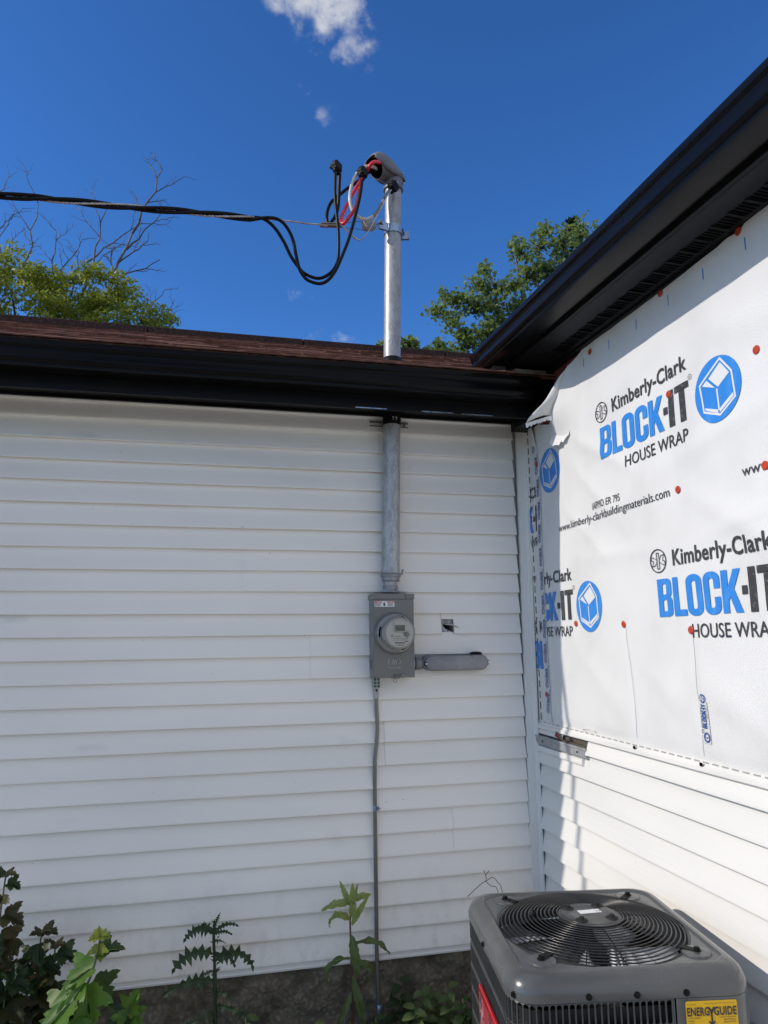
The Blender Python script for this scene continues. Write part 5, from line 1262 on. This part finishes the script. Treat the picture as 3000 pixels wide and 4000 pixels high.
for i, (x, y, h, nl, L_, lb) in enumerate(wl): low_weed(i, lb, (x, y, -G), h, nl, L_, random.choice((m_lf_d, m_lf_l2, m_lf_d)))
mb = MB()
for i in range(1500):
    x = random.uniform(-3, -.35); y = random.uniform(-.9, -.05); h = random.uniform(.03, .11); a = random.random()*6.28; w = .003
    p = Vector((x, y, -G-.01)); e = p+Vector((cos(a)*h*.5, sin(a)*h*.5, h)); s = Vector((-sin(a), cos(a), 0))*w
    mb.add([p-s, p+s, p.lerp(e, .6)+s*.7+Vector((0, 0, h*.1)), e, p.lerp(e, .6)-s*.7+Vector((0, 0, h*.1))], [(0, 1, 2, 4), (4, 2, 3)])
gr = link('ground_cover', mb, m_lf_d, None, None, Vector((0, 0, -G))); gr['kind'] = 'stuff'; gr['label'] = 'thin dark grass and weeds along the wall'; gr['category'] = 'grass'
# dry twig behind the air conditioner
tw = plant('dry_twig', 'thin dry curled twig sticking up behind the air conditioner', (-.25, -.08, .10), 'twig')
mb = MB(); mt_ = M('dry_stem', (.075, .06, .045), .8)
for pts in ([(-.424, -.10, .232), (-.385, -.09, .255), (-.347, -.08, .275), (-.322, -.08, .286), (-.290, -.08, .298), (-.266, -.08, .275), (-.247, -.08, .24), (-.235, -.08, .10)], [(-.335, -.085, .335), (-.322, -.08, .300), (-.325, -.085, .285), (-.300, -.08, .262), (-.270, -.08, .245), (-.25, -.08, .12)], [(-.310, -.085, .330), (-.318, -.08, .318), (-.325, -.08, .31)]):
    mb.tube(spline(pts, 5), .0016, 5)
part(tw, 'twig_stems', mb, mt_, 180)

# ================================================================== trees beyond the roof
def tree_leaf(mb, c, s, up, kind):
    n_ = Vector((random.gauss(0, .6), random.gauss(0, .6)-.25, random.gauss(.55, .5))).normalized(); a = n_.orthogonal().normalized(); b = n_.cross(a); t = random.random()*6.28
    u, v = a*cos(t)+b*sin(t), b*cos(t)-a*sin(t)
    if kind == 'maple':
        pts = [(-.5, 0), (-.35, .42), (-.02, .28), (.12, .55), (.28, .18), (.62, 0), (.28, -.18), (.12, -.55), (-.02, -.28), (-.35, -.42)]
        q = [c+u*x*s+v*y*s-n_*abs(y)*s*.25 for x, y in pts]; o = len(mb.v); mb.v += q; mb.f += [(o, o+1, o+2), (o, o+2, o+4), (o+2, o+3, o+4), (o+4, o+5, o+6), (o, o+4, o+6), (o, o+6, o+8), (o+6, o+7, o+8), (o, o+8, o+9)]
    else:
        q = [c+u*x*s+v*y*s for x, y in ((-.5, 0), (0, .17), (.55, 0), (0, -.17))]; o = len(mb.v); mb.v += q; mb.f.append((o, o+1, o+2, o+3))
def clump(mb, c, r, n, s, kind):
    c = Vector(c)
    for _ in range(n):
        d = Vector((random.gauss(0, 1), random.gauss(0, 1), random.gauss(0, 1))).normalized(); f = random.random()**.45
        tree_leaf(mb, c+Vector((d.x*r[0], d.y*r[1], d.z*r[2]))*f, s*random.uniform(.7, 1.25), None, kind)
def branch(mb, a, b, r0, r1, wob=.06, n=5):
    a, b = Vector(a), Vector(b); L_ = (b-a).length; pts = []
    for i in range(n+1):
        t = i/n; w = sin(pi*t)*wob*L_; pts.append(a.lerp(b, t)+Vector((random.uniform(-w, w), random.uniform(-w, w), random.uniform(-w, w)*.5)))
    mb.tube(pts, [r0+(r1-r0)*i/n for i in range(n+1)], 5); return pts
m_bark = M('bark_grey', (.15, .135, .12), .9, var=[((.08, .07, .06), 6, .4, .7, (1, 1, .3), 5)], bump=[(20, .5, .01, (1, 1, .3), 4)])
m_dead = M('dead_branch', (.19, .175, .165), .85, var=[((.09, .08, .075), 8, .4, .7, I3, 4)])
m_tl1 = leafmat('tree_leaf_yellowgreen', (.28, .315, .045), (.42, .48, .055), (.19, .235, .035)); m_tl2 = leafmat('tree_leaf_green', (.19, .25, .075), (.32, .42, .10), (.13, .19, .06)); m_sp = leafmat('spruce_needle', (.022, .042, .020), (.02, .04, .02))
Lt = thing('ash_tree', 'tree with yellow-green foliage and bare dead branches behind the left roof', 'tree', (-4.3, 8.3, -G))
mb = MB(); branch(mb, (-4.3, 8.3, -G), (-4.3, 8.2, 5.2), .22, .15, .01)
tips = [(-5.4, 8.2, 6.9), (-4.9, 8, 7.0), (-4.3, 8.1, 7.0), (-3.8, 8, 6.9), (-3.3, 8, 6.7), (-2.8, 8, 6.45), (-4.0, 8.6, 6.6)]
for t in tips: branch(mb, (-4.3, 8.2, random.uniform(4.6, 5.4)), (t[0], t[1], t[2]-.25), .06, .012, .05)
part(Lt, 'trunk', mb, m_bark, 180)
mb = MB()
for i in range(170):
    x = random.uniform(-6.4, -2.60); u = (x+4.9)/2.6; ztop = 7.26-.30*max(0, x+3.9)-.10*max(0, -5.2-x)+.16*sin(x*5.1); z = ztop-random.random()**1.4*1.4
    clump(mb, (x, 8+random.uniform(-.7, .7), z-.12), (.26, .30, .13), 120, .10, 'ash')
for c in [(-2.52, 8, 6.62), (-2.62, 8, 6.40), (-2.85, 8, 6.55), (-3.35, 8, 6.98), (-3.95, 8, 7.2), (-4.62, 8, 7.2), (-5.05, 8, 7.15), (-4.2, 8, 7.16)]: clump(mb, c, (.18, .2, .11), 150, .10, 'ash')
part(Lt, 'crown', mb, m_tl1)
mb = MB()
def dead(a, b, r, lev):
    pts = branch(mb, a, b, r, r*.45, .05, 6)
    if lev == 0: return
    for i in range(2, 7):
        if random.random() < .8:
            d = (Vector(b)-Vector(a)); L_ = d.length*random.uniform(.22, .45); ang = random.choice((-1, 1))*random.uniform(.35, .9)
            dd = Vector((d.x*cos(ang)-d.z*sin(ang), random.uniform(-.3, .3)*d.length, d.x*sin(ang)+d.z*cos(ang))).normalized()*L_
            dead(pts[i], pts[i]+dd, r*.45, lev-1)
for a, b, r, lv_ in [((-3.75, 8, 6.5), (-3.18, 8, 8.1), .035, 3), ((-3.18, 8, 8.1), (-2.75, 8, 9.35), .022, 2), ((-3.25, 8, 7.8), (-2.75, 8, 8.5), .017, 2), ((-3.45, 8, 7.2), (-2.72, 8, 7.68), .016, 2), ((-3.9, 8, 6.9), (-3.6, 8, 8.5), .02, 2), ((-3.85, 8, 7.5), (-3.05, 8, 8.3), .016, 2),
                     ((-5.0, 8, 6.9), (-5.25, 8, 8.5), .022, 2), ((-4.75, 8, 6.9), (-4.65, 8, 8.45), .018, 2), ((-4.4, 8, 6.9), (-4.35, 8, 8.0), .016, 2), ((-4.3, 8, 7.1), (-3.95, 8, 7.9), .014, 2), ((-3.0, 8, 6.5), (-2.62, 8, 7.15), .012, 2), ((-2.7, 8, 6.4), (-2.45, 8, 7.0), .010, 2), ((-4.05, 8, 6.9), (-3.98, 8, 7.7), .012, 2)]: dead(a, b, r, lv_)
part(Lt, 'dead_branches', mb, m_dead, 180, label='bare grey dead branches')
Rt = thing('maple_tree', 'green maple tree behind the roof corner at the right', 'tree', (3.6, 7.3, -G))
mb = MB(); branch(mb, (3.6, 7.3, -G), (3.4, 7.2, 5.0), .2, .13, .01)
rtips = [(2.4, 7, 7.0), (2.62, 7, 7.65), (3.2, 7, 8.0), (3.7, 7, 8.3), (4.2, 7, 8.3), (2.0, 7, 6.6), (3.0, 7, 7.0), (3.9, 7, 7.4)]
for t in rtips: branch(mb, (3.4, 7.2, random.uniform(4.6, 5.6)), t, .06, .012, .05)
part(Rt, 'trunk', mb, m_bark, 180)
mb = MB()
MAIN = [((2.62, 7, 7.55), (.06, .15, .22), 50), ((2.55, 7, 7.25), (.28, .3, .18), 120), ((2.15, 7, 6.95), (.22, .25, .16), 100), ((1.92, 7, 6.98), (.08, .15, .17), 50), ((1.80, 7, 6.72), (.18, .2, .10), 70), ((2.05, 7, 6.52), (.16, .2, .14), 70),
                ((2.45, 7, 6.85), (.32, .3, .22), 150), ((2.75, 7, 6.95), (.3, .3, .25), 140), ((2.85, 7, 7.25), (.20, .25, .14), 80), ((2.6, 7, 6.4), (.35, .3, .25), 170), ((2.3, 7, 6.2), (.30, .3, .20), 150), ((2.95, 7, 6.55), (.35, .3, .3), 160), ((2.15, 7, 6.30), (.2, .2, .12), 70),
                ((3.3, 7, 7.95), (.22, .25, .14), 90), ((3.22, 7, 8.12), (.08, .15, .13), 45), ((3.45, 7, 7.6), (.32, .3, .25), 150), ((3.2, 7, 7.35), (.25, .3, .16), 100), ((3.7, 7, 8.15), (.26, .3, .18), 110), ((3.78, 7, 8.42), (.11, .18, .13), 50), ((4.1, 7, 8.2), (.3, .3, .25), 140), ((4.5, 7, 8.5), (.25, .3, .2), 120), ((3.8, 7, 7.7), (.4, .35, .3), 180), ((3.3, 7, 6.9), (.4, .4, .35), 190), ((4.3, 7, 7.6), (.5, .4, .4), 220), ((1.80, 7, 6.10), (.20, .15, .07), 60)]
twigs = MB()
for c, r, n in MAIN:       # leaves strung along twigs inside each mass
    c = Vector(c); k = max(5, n//9)
    for _ in range(k):
        d = Vector((random.gauss(0, 1), random.gauss(0, 1), random.gauss(.25, .9))).normalized(); e = c+Vector((d.x*r[0], d.y*r[1], d.z*r[2]))*random.uniform(.5, 1.35)
        twigs.tube([c+Vector((0, 0, -r[2]*.5)), c.lerp(e, .5)+Vector((0, 0, .02)), e], [.009, .006, .003], 4)
        for _ in range(int(n/k*2.0)):
            t = random.random()**.6*1.05; g = .03+.045*(1-abs(t-.6))
            tree_leaf(mb, c.lerp(e, t)+Vector((random.gauss(0, g), random.gauss(0, g), random.gauss(0, g*.8))), .066*random.uniform(.65, 1.3), None, 'maple')
part(Rt, 'twigs', twigs, m_bark, 180, kind='stuff')
part(Rt, 'crown', mb, m_tl2)
Sb = thing('low_tree', 'round green treetop just showing over the ridge right of the mast', 'tree', (1.1, 7.8, -G))
mb = MB(); branch(mb, (1.1, 7.8, -G), (1.1, 7.8, 5.8), .12, .05, .01); part(Sb, 'trunk', mb, m_bark, 180)
mb = MB()
for c, r, n in [((1.20, 7.6, 6.36), (.16, .2, .10), 90), ((1.46, 7.6, 6.38), (.18, .2, .11), 110), ((1.0, 7.6, 6.30), (.12, .2, .10), 70), ((1.3, 7.6, 6.2), (.4, .3, .14), 220), ((1.8, 7.6, 6.24), (.25, .2, .10), 120), ((2.15, 7.6, 6.26), (.2, .2, .10), 100), ((1.0, 7.6, 6.0), (.4, .3, .2), 200)]: clump(mb, c, r, n, .085, 'maple')
part(Sb, 'crown', mb, m_tl2)
Sc = thing('spruce_tree', 'dark spruce top rising behind the maple', 'tree', (6.65, 11.2, -G))
mb = MB(); mb.tube([(6.65, 11.2, -G), (6.62, 11.1, 6), (6.61, 11, 11.45)], [.25, .12, .01], 7); part(Sc, 'trunk', mb, m_bark, 180)
mb = MB()
for i in range(240):
    f = random.random(); z = 11.55-3.6*f**1.0; R_ = .06+.42*(11.55-z)**.8; a = random.random()*6.28; p = Vector((6.61, 11, z))
    for k in range(14):
        t = (k+1)/14; q = p+Vector((cos(a)*R_*t, sin(a)*R_*t, -.10*t*R_+.12*t*t*R_)); tree_leaf(mb, q+Vector((random.gauss(0, .03), random.gauss(0, .03), random.gauss(0, .03))), .15, None, 'ash')
part(Sc, 'crown', mb, m_sp)
